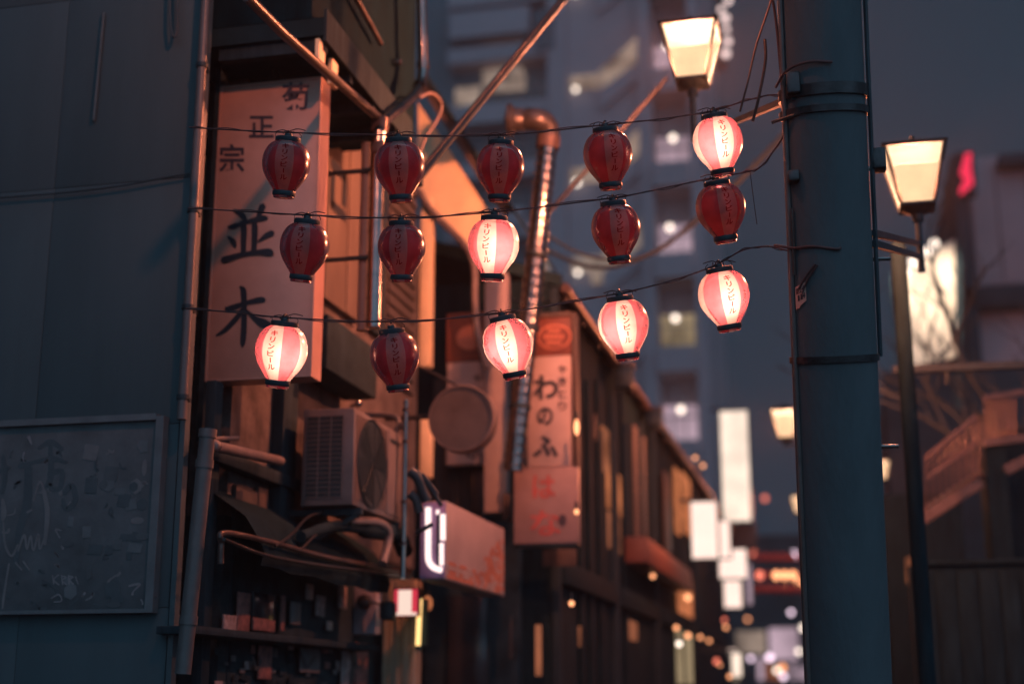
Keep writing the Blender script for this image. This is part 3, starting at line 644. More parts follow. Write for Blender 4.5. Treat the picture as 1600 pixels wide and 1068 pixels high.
# ------------------------------------------------------------------ gabled shop
GY = 11.4
gs = thing('gabled_shop', (Y(720, 700, GY + .4).x, GY + .4, 0), 'narrow gabled bar with cream lit gable and wooden posts', 'building')
gp = [(653, 160), (768, 335), (768, 425), (740, 398), (655, 306)]
part('gable_panel', 'cream_wall', gs, ('prism', [Y(u, v, GY) for u, v in gp], (0, .06, 0)))
def ybar(name, m, a, c, y, wd, th, root): return MB().bar(Y(a[0], a[1], y), Y(c[0], c[1], y), th, wd, (0, 1, 0) if False else (0, 0, 1)).build(name, m, root)
part('rake_board', 'wood', gs, ('bar', Y(664, 134, GY - .03), Y(791, 330, GY - .03), .16, .085))
part('rake_edge', 'roof', gs, ('bar', Y(668, 122, GY - .05), Y(800, 326, GY - .05), .2, .03))
part('roof_slope', 'roof', gs, ('hexa', [Y(656, 116, GY), Y(806, 338, GY), Y(806, 338, GY) + Vector((0, 2.5, 0)), Y(656, 116, GY) + Vector((0, 2.5, 0)), Y(656, 110, GY), Y(806, 332, GY), Y(806, 332, GY) + Vector((0, 2.5, 0)), Y(656, 110, GY) + Vector((0, 2.5, 0))]))
part('cable', 'pvc_brown', gs, ('tube', catmull([Y(655, 298, GY - .04), Y(675, 330, GY - .04), Y(735, 396, GY - .04), Y(742, 470, GY - .04), Y(746, 520, GY - .04), Y(760, 575, GY - .04)], 6), .03, 10))
ybox('corner_post', 'cream_wall', gs, 656, 674, 310, 572, GY - .02, .09, .006)
ybox('corner_post', 'cream_wall', gs, 656, 673, 648, 745, GY - .02, .09, .006)
ybox('post', 'sign_cream', gs, 757, 791, 425, 800, GY + .12, .14, .008)
ybox('post', 'wood', gs, 786, 800, 770, 812, GY + .02, .14, .008)
ybox('front_wall', 'siding', gs, 676, 756, 590, 815, GY + .5, .1)
for i in range(7):
    q = 678 + i * 11
    ybox('wall_board', 'siding', gs, q, q + 10, 596, 812, GY + .47 + (i % 2) * .008, .025, .003)
ybox('dark_window', 'glass_dark', gs, 735, 757, 700, 800, GY + .42, .03)
ybox('lower_wall', 'plaster_dark', gs, 664, 810, 815, 1100, GY + .45, .2)
ybox('shop_door', 'glass_dark', gs, 700, 760, 930, 1100, GY + .40, .03)
for (q0, q1, p0, p1, m_) in ((812, 818, 790, 830, 'emblem_orange'), (848, 900, 858, 884, 'wood'), (836, 846, 975, 1055, 'win_warm_dim'), (795, 800, 960, 1030, 'wood')):
    ybox('poster', m_, gs, q0, q1, p0, p1, GY + .3, .02, .002)  # the warm strip is emissive, the others are plain
bm_ = thing('red_plate', tuple(Y(684, 515, 13.5)), 'small red and white plate on a far wall behind the cream post', 'sign')
ybox('plate', 'sign_red', bm_, 674, 693, 478, 505, 13.5, .03); ybox('white_band', 'sign_white', bm_, 673, 694, 509, 516, 13.5, .03)

# hanging signs facing the street
w1 = thing('hanging_sign', tuple(Y(730, 730, GY + .3)), 'narrow shop sign half hidden behind the round sign', 'sign')
ybox('board', 'sign_cream', w1, 698, 766, 565, 725, GY + .22, .07); ybox('emblem_plate', 'emblem_brown', w1, 698, 766, 488, 564, GY + .22, .08)
def disc(root, name, m, c, ra, rb, y, th=.006):
    o = Y(c[0], c[1], y); s_ = (Y(c[0] + 10, c[1], y).x - o.x) / 10
    return MB().prism([(o.x + math.cos(k * math.pi / 16) * ra * s_, y, o.z + math.sin(k * math.pi / 16) * rb * s_) for k in range(32)], (0, th, 0)).build(name, m, root)
disc(w1, 'emblem', 'emblem_orange', (735, 527), 22, 19, GY + .21)
for ch, bx in (('や', (740, 753, 598, 584)), ('き', (741, 754, 619, 605)), ('ふ', (728, 752, 716, 692))):
    b = MB(); put_glyph(b, ch, lambda u, v: Y(u, v, GY + .215), .02, bx); b.build('letter', 'sign_ink', w1)
WYs = 11.15
w2 = thing('hanging_sign', tuple(Y(855, 850, WYs)), 'tall pinkish cream sign with brown emblem and hiragana lettering', 'sign')
ybox('board', 'sign_cream', w2, 824, 893, 556, 729, WYs, .10, .006)
ybox('emblem_plate', 'emblem_brown', w2, 826, 893, 496, 555, WYs + .002, .10, .006)
ybox('frame', 'wood', w2, 893.5, 901, 488, 729, WYs - .015, .14, .005); ybox('frame', 'wood', w2, 824, 893, 488, 495.5, WYs - .01, .13, .005)
ybox('lower_board', 'lower_cream', w2, 803, 903, 730, 848, WYs - .03, .10, .006)
ybox('lower_edge', 'iron', w2, 803, 903, 848.5, 853, WYs - .035, .12, .003)
disc(w2, 'emblem_ring', 'emblem_orange', (866, 526), 27, 20, WYs - .008)
disc(w2, 'emblem_field', 'emblem_brown', (866, 526), 24, 17, WYs - .013)
b = MB()
for (u0, u1, v0, v1) in ((856, 876, 519, 513), (850, 882, 529, 522), (854, 878, 538, 532)):
    n = 5
    for k in range(n):
        a = Y(u0 + (u1 - u0) * k / n, v0, WYs - .018); c = Y(u0 + (u1 - u0) * (k + .7) / n, v1, WYs - .018); b.box(a.x, c.x, WYs - .018, WYs - .015, a.z, c.z)
b.build('emblem_lettering', 'emblem_orange', w2)
for ch, bx in (('わ', (833, 872, 624, 586)), ('の', (839, 864, 664, 636)), ('ふ', (832, 872, 716, 680))):
    b = MB(); put_glyph(b, ch, lambda u, v: Y(u, v, WYs - .004), .035, bx); b.build('large_letter', 'sign_ink', w2)
for i, ch in enumerate('やきとり'):
    b = MB(); put_glyph(b, ch, lambda u, v: Y(u, v, WYs - .004), .03, (872, 885, 584 + i * 19, 570 + i * 19)); b.build('small_letter', 'sign_ink_soft', w2)
for ch, bx in (('は', (832, 868, 778, 742)), ('な', (828, 878, 836, 797))):
    b = MB(); put_glyph(b, ch, lambda u, v: Y(u, v, WYs - .034), .02, bx); b.build('red_letter', 'sign_red', w2)
disc(w2, 'dark_spot', 'sign_ink_soft', (879, 812), 6, 9, WYs - .036)
part('hanger', 'iron', w2, ('tube', [Y(862, 490, WYs + .05), Y(862, 470, WYs + .05), Y(800, 470, WYs + .1)], .014, 8))

# leaning spiral duct with cowl
sd2 = thing('spiral_duct', tuple(Y(800, 730, 10.8)), 'leaning spiral exhaust duct with a turned cowl on top', 'duct')
a = Y(802, 735, 10.8); c = Y(856, 222, 10.8); d_ = c - a; L = d_.length; dn = d_.normalized()
part('pipe', 'zinc', sd2, ('tube', [a, c], .080, 24))
for k in range(34):
    p = a + d_ * (k + .5) / 34
    part('rib', 'zinc', sd2, ('lathe', [(.080, -.012), (.088, 0), (.080, .012)], p, dn, 20))
el = catmull([c, Y(857, 205, 10.8), Y(850, 192, 10.75), Y(838, 187, 10.7), Y(822, 186, 10.7)], 5)
part('elbow', 'iron_wet', sd2, ('tube', el, .092, 18))
part('cowl', 'iron_wet', sd2, ('lathe', [(.07, .05), (.09, .03), (.10, -.04), (.135, -.07), (.135, -.10), (.02, -.13)], Y(812, 187, 10.7), (1, .15, 0), 20))
part('cowl_ring', 'zinc', sd2, ('lathe', [(.083, -.02), (.09, 0), (.083, .02)], Y(826, 186, 10.7), (1, .1, 0), 20))
part('collar', 'rust', sd2, ('tube', [c - dn * .06, c + dn * .04], .100, 20))
for py in (405, 520, 640): part('strap', 'iron', sd2, ('tube', [a + d_ * ((735 - py) / 513) - dn * .015, a + d_ * ((735 - py) / 513) + dn * .015], .092, 20))
# small stack of lit paper lamps by the duct
for i, (u, v, rr0) in enumerate(((812, 676, 8), (811, 697, 7), (811, 718, 9))):
    pos = ('top', 'middle', 'bottom')[i]
    t = thing('paper_lamp', tuple(Y(u, v, 11.3)), '%s of three small glowing lamps left of the tall hiragana sign' % pos, 'lamp', 'stacked small lamps by the duct')
    part('shade', 'cream_glow', t, ('ball', Y(u, v, 11.3), rr0 * 11.3 / FPX, 12, 0, 1.15)); part('cap', 'iron', t, ('tube', [Y(u, v - 9, 11.3), Y(u, v - 12, 11.3)], .02, 8))

# ------------------------------------------------------------------ row of shops going down the alley
EZ = 5.25
def shop(y0, y1, i, label):
    r = thing('alley_shop', (RX - 1, (y0 + y1) / 2, 0), label, 'building', 'shops along the left side of the alley')
    part('wall', 'tar', r, ('box', RX - 3, RX, y0 + .02, y1 - .02, 0, EZ - .02))
    part('roof', 'roof', r, ('hexa', [(RX + .10, y0, EZ - .10), (RX + .10, y1, EZ - .10), (RX - 3, y1, EZ + .95), (RX - 3, y0, EZ + .95), (RX + .10, y0, EZ - .04), (RX + .10, y1, EZ - .04), (RX - 3, y1, EZ + 1.02), (RX - 3, y0, EZ + 1.02)]))
    n = max(4, int((y1 - y0) / .28))
    b = MB()
    for k in range(n + 1):
        y = y0 + .03 + (y1 - y0 - .06) * k / n
        b.bar((RX + .105, y, EZ - .015), (RX - 3, y, EZ + 1.045), .05, .05)
    b.build('roof_ridge', 'roof', r)['kind'] = 'stuff'
    part('gutter', 'rust', r, ('tube', [(RX + .14, y0 + .03, EZ - .11), (RX + .14, y1 - .03, EZ - .12)], .045, 10))
    for k in range(int((y1 - y0) / .9) + 1):
        y = y0 + .2 + k * .9
        if y < y1 - .1: part('rafter', 'wood', r, ('bar', (RX, y, EZ - .08), (RX + .13, y, EZ - .16), .05, .07))
    for y in (y0 + .05, y1 - .05): part('post', 'wood_dark', r, ('bbox', RX + .002, RX + .07, y - .05, y + .05, 0, EZ - .1, .006))
    part('belly_board', 'tar', r, ('bbox', RX + .002, RX + .09, y0 + .12, y1 - .12, 2.55, 2.75, .006))
    return r
def fpart(name, m, root, px0, px1, py0, py1, off, th=.03):
    return facade_box(name, m, root, px0, px1, py0, py1, RX + off, th)
s1 = shop(11.97, 15.2, 0, 'dark wooden shop with warm upper window right of the hiragana sign')
s2 = shop(15.25, 18.6, 1, 'shop with louvred shutter further along the dark alley row')
s3 = shop(18.65, 23.5, 2, 'shop with orange lit posts before the white alley signs')
s4 = shop(23.55, 30.0, 3, 'far shop at the end of the alley roofline')
for (q0, q1, p0, p1, m_) in ((944, 956, 672, 740, 'win_warm_dim'), (950, 972, 735, 800, 'win_warm'), (952, 970, 805, 860, 'win_warm_dim'), (930, 938, 650, 690, 'wood')):
    w_ = fpart('window', m_, s1, q0, q1, p0, p1, .02)
for q in (908, 922, 938, 975): fpart('batten', 'tar', s1, q, q + 5, 600, 1075, .04)
y0 = X(984, 770, RX).y; y1 = X(1003, 770, RX).y; z0 = X(990, 872, RX).z; z1 = X(990, 670, RX).z
for k in range(22):
    z = z0 + (z1 - z0) * k / 22
    part('louvre_slat', 'ac_body', s2, ('bar', (RX + .05, y0, z + .03), (RX + .05, y1, z + .03), .015, .05, (.5, 0, 1)))
fpart('louvre_frame', 'wood_dark', s2, 982, 985, 665, 876, .09, .08); fpart('louvre_frame', 'wood_dark', s2, 1003, 1006, 665, 876, .09, .08)
fpart('shop_sign', 'emblem_brown', s2, 1012, 1080, 865, 900, .30, .25)
for q0, q1, p0, p1, m_ in ((1056, 1063, 735, 832, 'win_warm'), (1068, 1080, 745, 832, 'win_warm'), (1061, 1082, 897, 960, 'win_warm'), (1040, 1048, 740, 860, 'wood')): fpart('lit_post', m_, s3, q0, q1, p0, p1, .10)  # emission on the posts stands for lamplight; the wood one is plain
for q0, q1, p0, p1, m_ in ((985, 996, 970, 1000, 'win_warm_dim'), (908, 914, 978, 1010, 'win_warm_dim')): fpart('low_window', m_, s1 if q0 < 950 else s2, q0, q1, p0, p1, .03)
fpart('yellow_poster', 'win_yellow', s3, 1060, 1068, 985, 1068, .05); fpart('yellow_poster', 'win_yellow', s3, 1074, 1082, 985, 1068, .05)  # posters given their own yellow glow instead of falling light
for (u, v) in ((905, 665), (903, 800), (940, 668), (903, 770)): pass
# rooftop clutter on the eave line
for i, (u, v, du, dv, lab) in enumerate(((975, 590, 26, 36, 'dark vent box on the eave of the nearest row shop'), (1022, 655, 30, 26, 'dark meter box on the eave further along the row'))):
    c = X(u, v, RX + .2); t = thing('eave_box', tuple(c), lab, 'box')
    s_ = c.y / FPX; part('case', 'iron', t, ('bbox', c.x - .1, c.x + .1, c.y - du * s_ / 2, c.y + du * s_ / 2, c.z - dv * s_ / 2, c.z + dv * s_ / 2, .02)); part('lid', 'iron_wet', t, ('bbox', c.x - .12, c.x + .12, c.y - du * s_ * .55, c.y + du * s_ * .55, c.z + dv * s_ / 2, c.z + dv * s_ / 2 + .04, .01))
    part('pipe', 'rust', t, ('tube', [(c.x, c.y, c.z - dv * s_ / 2), (c.x, c.y, EZ - .1)], .03, 8))
# eave lamps lighting the row (small visible bulbs)
LAB = ['tall glowing wall lamp at the right edge of the hiragana sign', 'small round bulb low beside the hiragana sign', 'small orange bulb below the hiragana sign', 'string bulb glowing under the roof of the far row', 'second string bulb glowing under the roof of the far row', 'small bulb on the dark wooden shop front', 'orange bulb near the bottom of the lit alley', 'bulb beside the yellow posters at the bottom', 'white bulb left of the yellow posters', 'small orange bulb at the very bottom of the alley', 'orange bulb under the white signs']
for k, (u, v, r_, dist, m_, sq) in enumerate(((901, 667, 4, 11.3, 'bulb_orange', 3.2), (901, 799, 3.5, 11.3, 'bulb_orange', 1.2), (893, 942, 4, 11.5, 'bulb_orange', 1), (1086, 715, 3, 21, 'bulb_orange', 1), (1098, 727, 3, 23, 'bulb_orange', 1), (940, 668, 2, 14, 'win_warm', 1.6), (1140, 1056, 3, 22, 'bulb_orange', 1), (1075, 992, 4, 19, 'bulb_orange', 1), (1061, 1005, 4, 19, 'bulb_white', 1), (1125, 1038, 2, 22, 'bulb_orange', 1), (1134, 979, 3, 26, 'bulb_orange', 1))):
    c = P(u, v, dist); t = thing('alley_bulb', tuple(c), LAB[k], 'bulb'); s_ = r_ * dist / FPX
    part('bulb', m_, t, ('ball', c, s_, 10, 0, sq)); part('socket', 'iron', t, ('tube', [c + Vector((0, 0, s_ * sq)), c + Vector((0, 0, s_ * sq + .06))], s_ * .6, 8))

# glowing white signs deep in the alley
def lit_sign(px0, px1, py0, py1, y, m_, lab, th=.25, glyphs=None):
    t = thing('illuminated_sign', tuple(Y((px0 + px1) / 2, py1, y)), lab, 'sign', 'white lit signs deep in the alley')
    ybox('face', m_, t, px0 + 1.5, px1 - 1.5, py0 + 1.5, py1 - 1.5, y - .012, .01, .003)
    ybox('case', 'iron', t, px0, px1, py0, py1, y, th, .02)
    s_ = y / FPX
    part('hanger', 'iron', t, ('bar', (Y((px0 + px1) / 2, py0, y).x, y + .1, Y((px0 + px1) / 2, py0, y).z), (RX, y + .1, Y((px0 + px1) / 2, py0, y).z + .05), .05, .05))
    if glyphs:
        b = MB()
        for g, bx in glyphs: put_glyph(b, g, lambda u, v: Y(u, v, y - .02), .02, bx)
        b.build('lettering', 'sign_cream', t)
    return t
lit_sign(1126, 1172, 640, 815, 28, 'cream_glow', 'tall cream lit vertical sign above the end of the alley')
lit_sign(1079, 1122, 782, 873, 21, 'white_glow', 'large blank white lit sign at the end of the row')
lit_sign(1121, 1142, 812, 872, 24, 'white_glow', 'narrow white lit sign just right of the large blank one')
lit_sign(1122, 1168, 856, 904, 25, 'white_glow', 'squarish white lit sign hanging lower in the alley')
lit_sign(1130, 1160, 905, 950, 26, 'white_glow', 'lowest small white lit sign in the alley')
lit_sign(1142, 1160, 1018, 1058, 24, 'cream_glow', 'small cream stand sign near the bottom of the alley')
lit_sign(1136, 1152, 1012, 1022, 24.5, 'white_glow', 'tiny white plate above the small stand sign')
lit_sign(1165, 1176, 880, 945, 27, 'win_lilac', 'narrow lilac lit strip sign right of the white signs')
bs = thing('wooden_board', tuple(Y(1163, 860, 28)), 'brown board under the tall cream sign', 'board'); ybox('board', 'wood', bs, 1142, 1182, 818, 855, 28.3, .1); ybox('trim', 'wood_dark', bs, 1141, 1183, 855, 858, 28.25, .14)

# tiny red lanterns across the far alley
k = 0
for row, (py, lit) in enumerate(((870, 0), (898, 1), (920, 0))):
    for i in range(6):
        u = 1184 + i * 13 + (row % 2) * 3
        on = lit and i in (0, 2, 3, 4)
        c = P(u, py, 25); nth = ('first', 'second', 'third', 'fourth', 'fifth', 'sixth')[i]
        t = thing('far_paper_lantern', tuple(c), '%s from the left in the %s row of tiny red alley lanterns' % (nth, ('upper', 'middle glowing', 'lower')[row]), 'lantern', 'tiny red lanterns across the far alley')
        part('shade', ('bulb_red' if i == 0 else 'bulb_orange') if on else 'red_unlit', t, ('ball', c, .068, 10, 0, 1.2)); part('cap', 'iron', t, ('tube', [c + Vector((0, 0, .08)), c + Vector((0, 0, .10))], .03, 8))
    cc = thing('lantern_wire', tuple(P(1170, py - 8, 25)), 'wire carrying the %s row of tiny far lanterns' % ('upper', 'middle', 'lower')[row], 'wire'); part('wire', 'cord', cc, ('tube', [P(1165, py - 8, 25), P(1300, py - 8, 25)], .008, 6))

# backdrop building closing the alley
eb = thing('end_building', (0, 62, 0), 'dark building across the street at the end of the alley', 'building')
part('wall', 'far_dark', eb, ('box', Y(1120, 900, 62).x, Y(1390, 900, 62).x, 62, 70, 0, Y(1200, 835, 62).z))
ybox('lit_window', 'win_lilac', eb, 1202, 1248, 980, 1030, 61.9, .08); ybox('lit_window', 'win_olive', eb, 1150, 1196, 985, 1020, 61.9, .08)
for (u, v, m_) in ((1255, 980, 'bulb_white'), (1224, 1056, 'bulb_lilac'), (1195, 778, 'bulb_red')): part('wall_light', m_, eb, ('ball', Y(u, v, 61), .12))

rng = random.Random(77)
for k in range(13):
    u = rng.uniform(1140, 1258); v = rng.uniform(845, 1064); m_ = rng.choice(['bulb_white', 'bulb_orange', 'bulb_red', 'bulb_lilac', 'bulb_orange'])
    part('wall_light', m_, eb, ('ball', Y(u, v, 61.2), rng.uniform(.08, .16), 8))
for k in range(9):
    q = 1145 + k * 13; ybox('shop_window', rng.choice(['win_lilac', 'win_olive', 'win_warm_dim', 'glass_dark', 'win_yellow']), eb, q, q + rng.uniform(6, 11), 1034 + rng.uniform(-8, 8), 1062, 61.88, .1)
for sh, n_, y0_, y1_ in ((s2, 1, 15.6, 18.3), (s3, 3, 19, 23.2), (s4, 4, 23.9, 29.7)):
    for k in range(n_):
        yb = y0_ + (y1_ - y0_) * (k + rng.random() * .6) / n_; zb_ = rng.choice([2.5, 2.2, 1.9, 3.0])
        part('eave_bulb', rng.choice(['bulb_orange', 'bulb_orange', 'bulb_white', 'bulb_red']), sh, ('ball', (RX + .2, yb, zb_), rng.uniform(.025, .05), 8))
# ------------------------------------------------------------------ tall tower block behind
TY = 70
tw = thing('tower_block', tuple(Y(900, 1000, TY)), 'tall grey tower block with lit stair landings behind the lanterns', 'building')
def tbx(px0, px1, py0, py1, y=TY, th=12): 
    a = Y(px0, 500, y); c = Y(px1, 500, y)
    return (a.x, c.x, y, y + th, Y((px0 + px1) / 2, py1, y).z, Y((px0 + px1) / 2, py0, y).z)
ztw = 46
a = Y(690, 500, TY).x; c = Y(1105, 500, TY).x; cm = Y(880, 500, TY).x; cm2 = Y(1015, 500, TY).x
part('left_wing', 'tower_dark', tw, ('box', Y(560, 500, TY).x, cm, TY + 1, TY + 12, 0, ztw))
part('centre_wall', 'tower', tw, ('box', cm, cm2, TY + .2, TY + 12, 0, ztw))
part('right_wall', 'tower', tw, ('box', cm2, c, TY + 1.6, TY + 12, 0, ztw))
part('pier', 'tower', tw, ('box', cm - .7, cm + .3, TY - .3, TY + 1, 0, ztw)); part('pier', 'tower', tw, ('box', c - .55, c + .02, TY - .2, TY + 2, 0, ztw)); part('pier', 'tower', tw, ('box', cm2 - .3, cm2 + .4, TY - .25, TY + 2, 0, ztw))
# floors: balconies slope (stair flights) between landings
fl_py = [-90, 60, 205, 345, 488, 632, 775]
for i, py in enumerate(fl_py):
    zt = Y(1050, py, TY).z
    part('landing_parapet', 'tower', tw, ('box', cm2 + .42, c - .57, TY - .6, TY - .35, zt - 3.2, zt - 1.9))
    part('landing_slab', 'tower', tw, ('box', cm2 + .42, c - .57, TY - .35, TY + 1.6, zt - 3.2, zt - 3.0))
    m_ = ('win_lilac', 'win_lilac', 'win_lilac', 'win_lilac', 'win_yellow', 'win_lilac', 'win_lilac')[i]
    part('lit_landing', m_, tw, ('box', cm2 + .45, c - .6, TY + 1.50, TY + 1.58, zt - 1.8, zt + .25))
    for k in range(3): part('mullion', 'tower_dark', tw, ('box', cm2 + .9 + k * .62, cm2 + .96 + k * .62, TY + 1.42, TY + 1.49, zt - 1.8, zt + .25))
    part('window_head', 'tower_dark', tw, ('box', cm2 + .45, c - .6, TY + 1.42, TY + 1.49, zt - .42, zt - .34))
    part('corridor_light', 'bulb_white', tw, ('ball', (cm2 + 1.1 + .15 * (i % 3), TY + .6, zt - .15), .17, 10))
    # stair flight window band, rising to the right
    z0 = zt - 2.7; z1 = zt + .4; xa = cm + .5; xb = cm2 - .35
    xm = xa + (xb - xa) * .45
    part('stair_window', 'win_olive', tw, ('hexa', [(xm, TY + .05, z0 + .2), (xb, TY + .05, z1 - 1.6), (xb, TY + .18, z1 - 1.6), (xm, TY + .18, z0 + .2), (xm, TY + .05, z0 + 1.3), (xb, TY + .05, z1 - .1), (xb, TY + .18, z1 - .1), (xm, TY + .18, z0 + 1.3)]))
    part('stair_window', 'win_olive', tw, ('box', xa, xm - .1, TY + .05, TY + .18, z0 + .3, z0 + 1.1))
    part('stair_parapet', 'tower', tw, ('hexa', [(xm, TY - .15, z0 - 1.1), (xb, TY - .15, z1 - 2.6), (xb, TY + .0, z1 - 2.6), (xm, TY + .0, z0 - 1.1), (xm, TY - .15, z0 + .1), (xb, TY - .15, z1 - 1.7), (xb, TY + .0, z1 - 1.7), (xm, TY + .0, z0 + .1)]))
    part('corridor_light', 'bulb_white', tw, ('ball', (xa + .35, TY - .3, z0 + .15), .13 if i % 2 else .16, 10))
for (q0, q1, p0, p1, m_) in ((752, 815, 108, 132, 'win_olive'), (700, 830, 20, 60, 'tower'), (715, 825, 165, 195, 'tower'), (700, 820, 330, 360, 'tower'), (840, 872, 20, 80, 'tower_dark'), (925, 960, 410, 440, 'win_olive')):
    x0, x1, y0, y1, z0, z1 = tbx(q0, q1, p0, p1); part('window' if m_ == 'win_olive' else 'balcony', m_, tw, ('box', x0, x1, TY - .4 if m_ != 'win_olive' else TY - .05, TY + .98, z0, z1))
for i in range(12):
    z = 1.6 + i * 3.4
    for k, (q0, q1) in enumerate(((700, 742), (752, 812), (822, 858))):
        m_ = ('tower_dark', 'glass_dark', 'win_olive', 'glass_dark', 'tower_dark')[(i * 3 + k * 2) % 5]
        part('window', m_, tw, ('box', Y(q0, 500, TY).x, Y(q1, 500, TY).x, TY + .93, TY + 1.05, z + .8, z + 2.3))
    part('balcony_rail', 'tower', tw, ('box', Y(696, 500, TY).x, cm - .75, TY - .2, TY - .1, z, z + .7))
    part('balcony_slab', 'tower', tw, ('box', Y(696, 500, TY).x, cm - .75, TY - .2, TY + .98, z - .2, z - .02))
# bulb sign on a far facade beside the left street lamp
vb = thing('bulb_sign', tuple(P(1132, 100, 60)), 'vertical row of white bulbs beside the left street lamp', 'sign')
part('board', 'far_dark', vb, ('bar', P(1126, 110, 60.4), P(1126, -40, 60.4), .5, .3))
for i, (u, v, r_) in enumerate(((1138, 2, 9), (1127, 15, 8), (1133, 29, 11), (1135, 46, 8), (1137, 65, 10), (1134, 84, 11))):
    part('bulb', 'tube_white', vb, ('ball', P(u, v, 60), r_ * .016, 10, 0, .9))

# ------------------------------------------------------------------ right-hand side
rb = thing('billboard_building', (Y(1560, 800, 34).x, 34, 0), 'pale office block with dark frame at the right edge', 'building')
ybox('wall', 'pale_wall', rb, 1518, 1760, 236, 440, 34, 6, .05)
ybox('corner_frame', 'far_dark', rb, 1497, 1522, 240, 570, 33.6, 6.4, .05)
ybox('roof_band', 'far_dark', rb, 1560, 1760, 232, 250, 33.5, 6.6, .03)
ybox('floor_band', 'far_dark', rb, 1497, 1760, 441, 475, 33.6, 6, .03)
ybox('lower_wall', 'tower', rb, 1523, 1760, 476, 640, 34.2, 6, .05)
ybox('base_wall', 'far_dark', rb, 1395, 1760, 572, 1100, 34.1, 6, .05)
for q in (1560, 1610): ybox('joint', 'far_dark', rb, q, q + 1.5, 255, 438, 33.98, .03, .001)
rn2 = thing('red_neon_sign', tuple(Y(1510, 300, 32)), 'small red neon sign high on the right building', 'sign')
part('tube', 'red_neon', rn2, ('prism', [Y(u, v, 32) for u, v in ((1500, 268), (1508, 240), (1518, 238), (1517, 262), (1521, 285), (1502, 302), (1499, 296), (1508, 278))], (0, .15, 0)))
ybox('mount', 'far_dark', rn2, 1496, 1524, 236, 304, 32.2, .3)
# floodlit banner
by = 30; bn = thing('floodlit_banner', tuple(Y(1445, 575, by)), 'tall floodlit cream banner with four spot lamps on top', 'sign')
part('panel', 'banner', bn, ('prism', [Y(u, v, by) for u, v in ((1399, 432), (1493, 372), (1496, 556), (1410, 574))], (0, .15, 0)))
part('frame', 'far_dark', bn, ('bar', Y(1396, 430, by), Y(1408, 580, by), .12, .3), ('bar', Y(1496, 372, by), Y(1499, 640, by), .12, .3))
for i, (u, v) in enumerate(((1415, 423), (1427, 408), (1449, 393), (1460, 380))):
    c = Y(u, v, by - .9); part('spot_head', 'bulb_white', bn, ('ball', c, .085, 10)); part('spot_arm', 'iron', bn, ('tube', [c + Vector((0, .08, 0)), c + Vector((0, .95, .15))], .03, 6))
for u, v in ((1420, 400), (1465, 372)):
    ld = bpy.data.lights.new('banner_spot', 'SPOT'); ld.energy = 220; ld.color = (1, .78, .56); ld.spot_size = R(120); ld.spot_blend = .8; ld.shadow_soft_size = .1
    lo = bpy.data.objects.new('banner_spot', ld); COL.objects.link(lo); c = Y(u, v, by - 1.1); lo.location = c - Vector(bn['_loc']); lo.parent = bn
    tgt = Y(u + 10, 480, by); lo.rotation_euler = (tgt - c).to_track_quat('-Z', 'Y').to_euler()
# slim dark post
sp = thing('steel_post', tuple(P(1425, 1080, 10)), 'slim dark steel post right of the utility pole', 'post')
a = Y(1405, 420, 10); part('shaft', 'tar', sp, ('tube', [(a.x + .0, 10, 0), (a.x, 10, a.z + .15)], .055, 14)); part('base', 'tar', sp, ('lathe', [(.09, 0), (.09, .15), (.06, .3)], (a.x, 10, 0), None, 16)); part('cap', 'tar', sp, ('ball', (a.x, 10, a.z + .15), .06))
# steel staircase with orange highlights
ss = thing('steel_staircase', tuple(Y(1500, 800, 15)), 'rusty steel staircase lit orange behind bare branches', 'staircase')
def sl(a, c, w_, h_, m_='rust', name='stringer'): return MB().bar(Y(a[0], a[1], 15), Y(c[0], c[1], 15), w_, h_).build(name, m_, ss)
sl((1440, 812), (1534, 752), .06, .10); part('stringer', 'rust', ss, ('bar', Y(1440, 800, 16), Y(1534, 742, 16), .06, .10))
sl((1446, 716), (1526, 650), .05, .05, name='handrail'); sl((1446, 748), (1526, 690), .04, .04, name='handrail')
for i in range(9):
    t = i / 8; u = 1448 + 82 * t
    part('tread', 'rust', ss, ('bar', Y(u, 803 - 60 * t, 15.02), Y(u - 3, 796 - 58 * t, 16), .10, .03))
    part('baluster', 'rust', ss, ('tube', [Y(u, 803 - 60 * t, 15), Y(u, 716 - 66 * t, 15)], .009, 6))
for i in range(6): part('landing_rail', 'rust', ss, ('tube', [Y(1540 + i * 9, 622, 15), Y(1541 + i * 9, 690, 15)], .011, 6))
sl((1536, 622), (1600, 612), .05, .05, name='landing_bar'); sl((1536, 692), (1640, 680), .1, .08, name='landing_bar'); sl((1570, 735), (1640, 700), .06, .10)
part('column', 'tar', ss, ('bar', Y(1552, 690, 15.1), Vector((Y(1552, 690, 15.1).x, 15.1, 0)), .2, .2))
part('wall', 'tar', ss, ('box', Y(1562, 700, 15.6).x, Y(1760, 700, 15.6).x, 15.6, 18, 0, Y(1600, 670, 15.6).z))
fb = thing('low_wall', (Y(1500, 900, 13).x, 13, 0), 'dark low wall and shuttered kiosk at the lower right', 'wall')
ybox('wall', 'tar', fb, 1432, 1700, 880, 1250, 13, .3); ybox('coping', 'tar', fb, 1430, 1700, 872, 880, 12.95, .4)
for i in range(6): ybox('shutter_slat', 'tar', fb, 1440 + i * 34, 1470 + i * 34, 890, 1240, 12.97, .03)
# dark wall with glowing panes for street light on trees between pole and stairs
kb2 = thing('shop_front', tuple(Y(1420, 900, 20)), 'dim warm shop front between pole and staircase', 'building')
ybox('wall', 'tar', kb2, 1392, 1520, 770, 1250, 20, 3); ybox('window', 'win_warm_dim', kb2, 1416, 1434, 870, 910, 19.95, .05); ybox('window', 'win_olive', kb2, 1446, 1500, 915, 935, 19.95, .05)

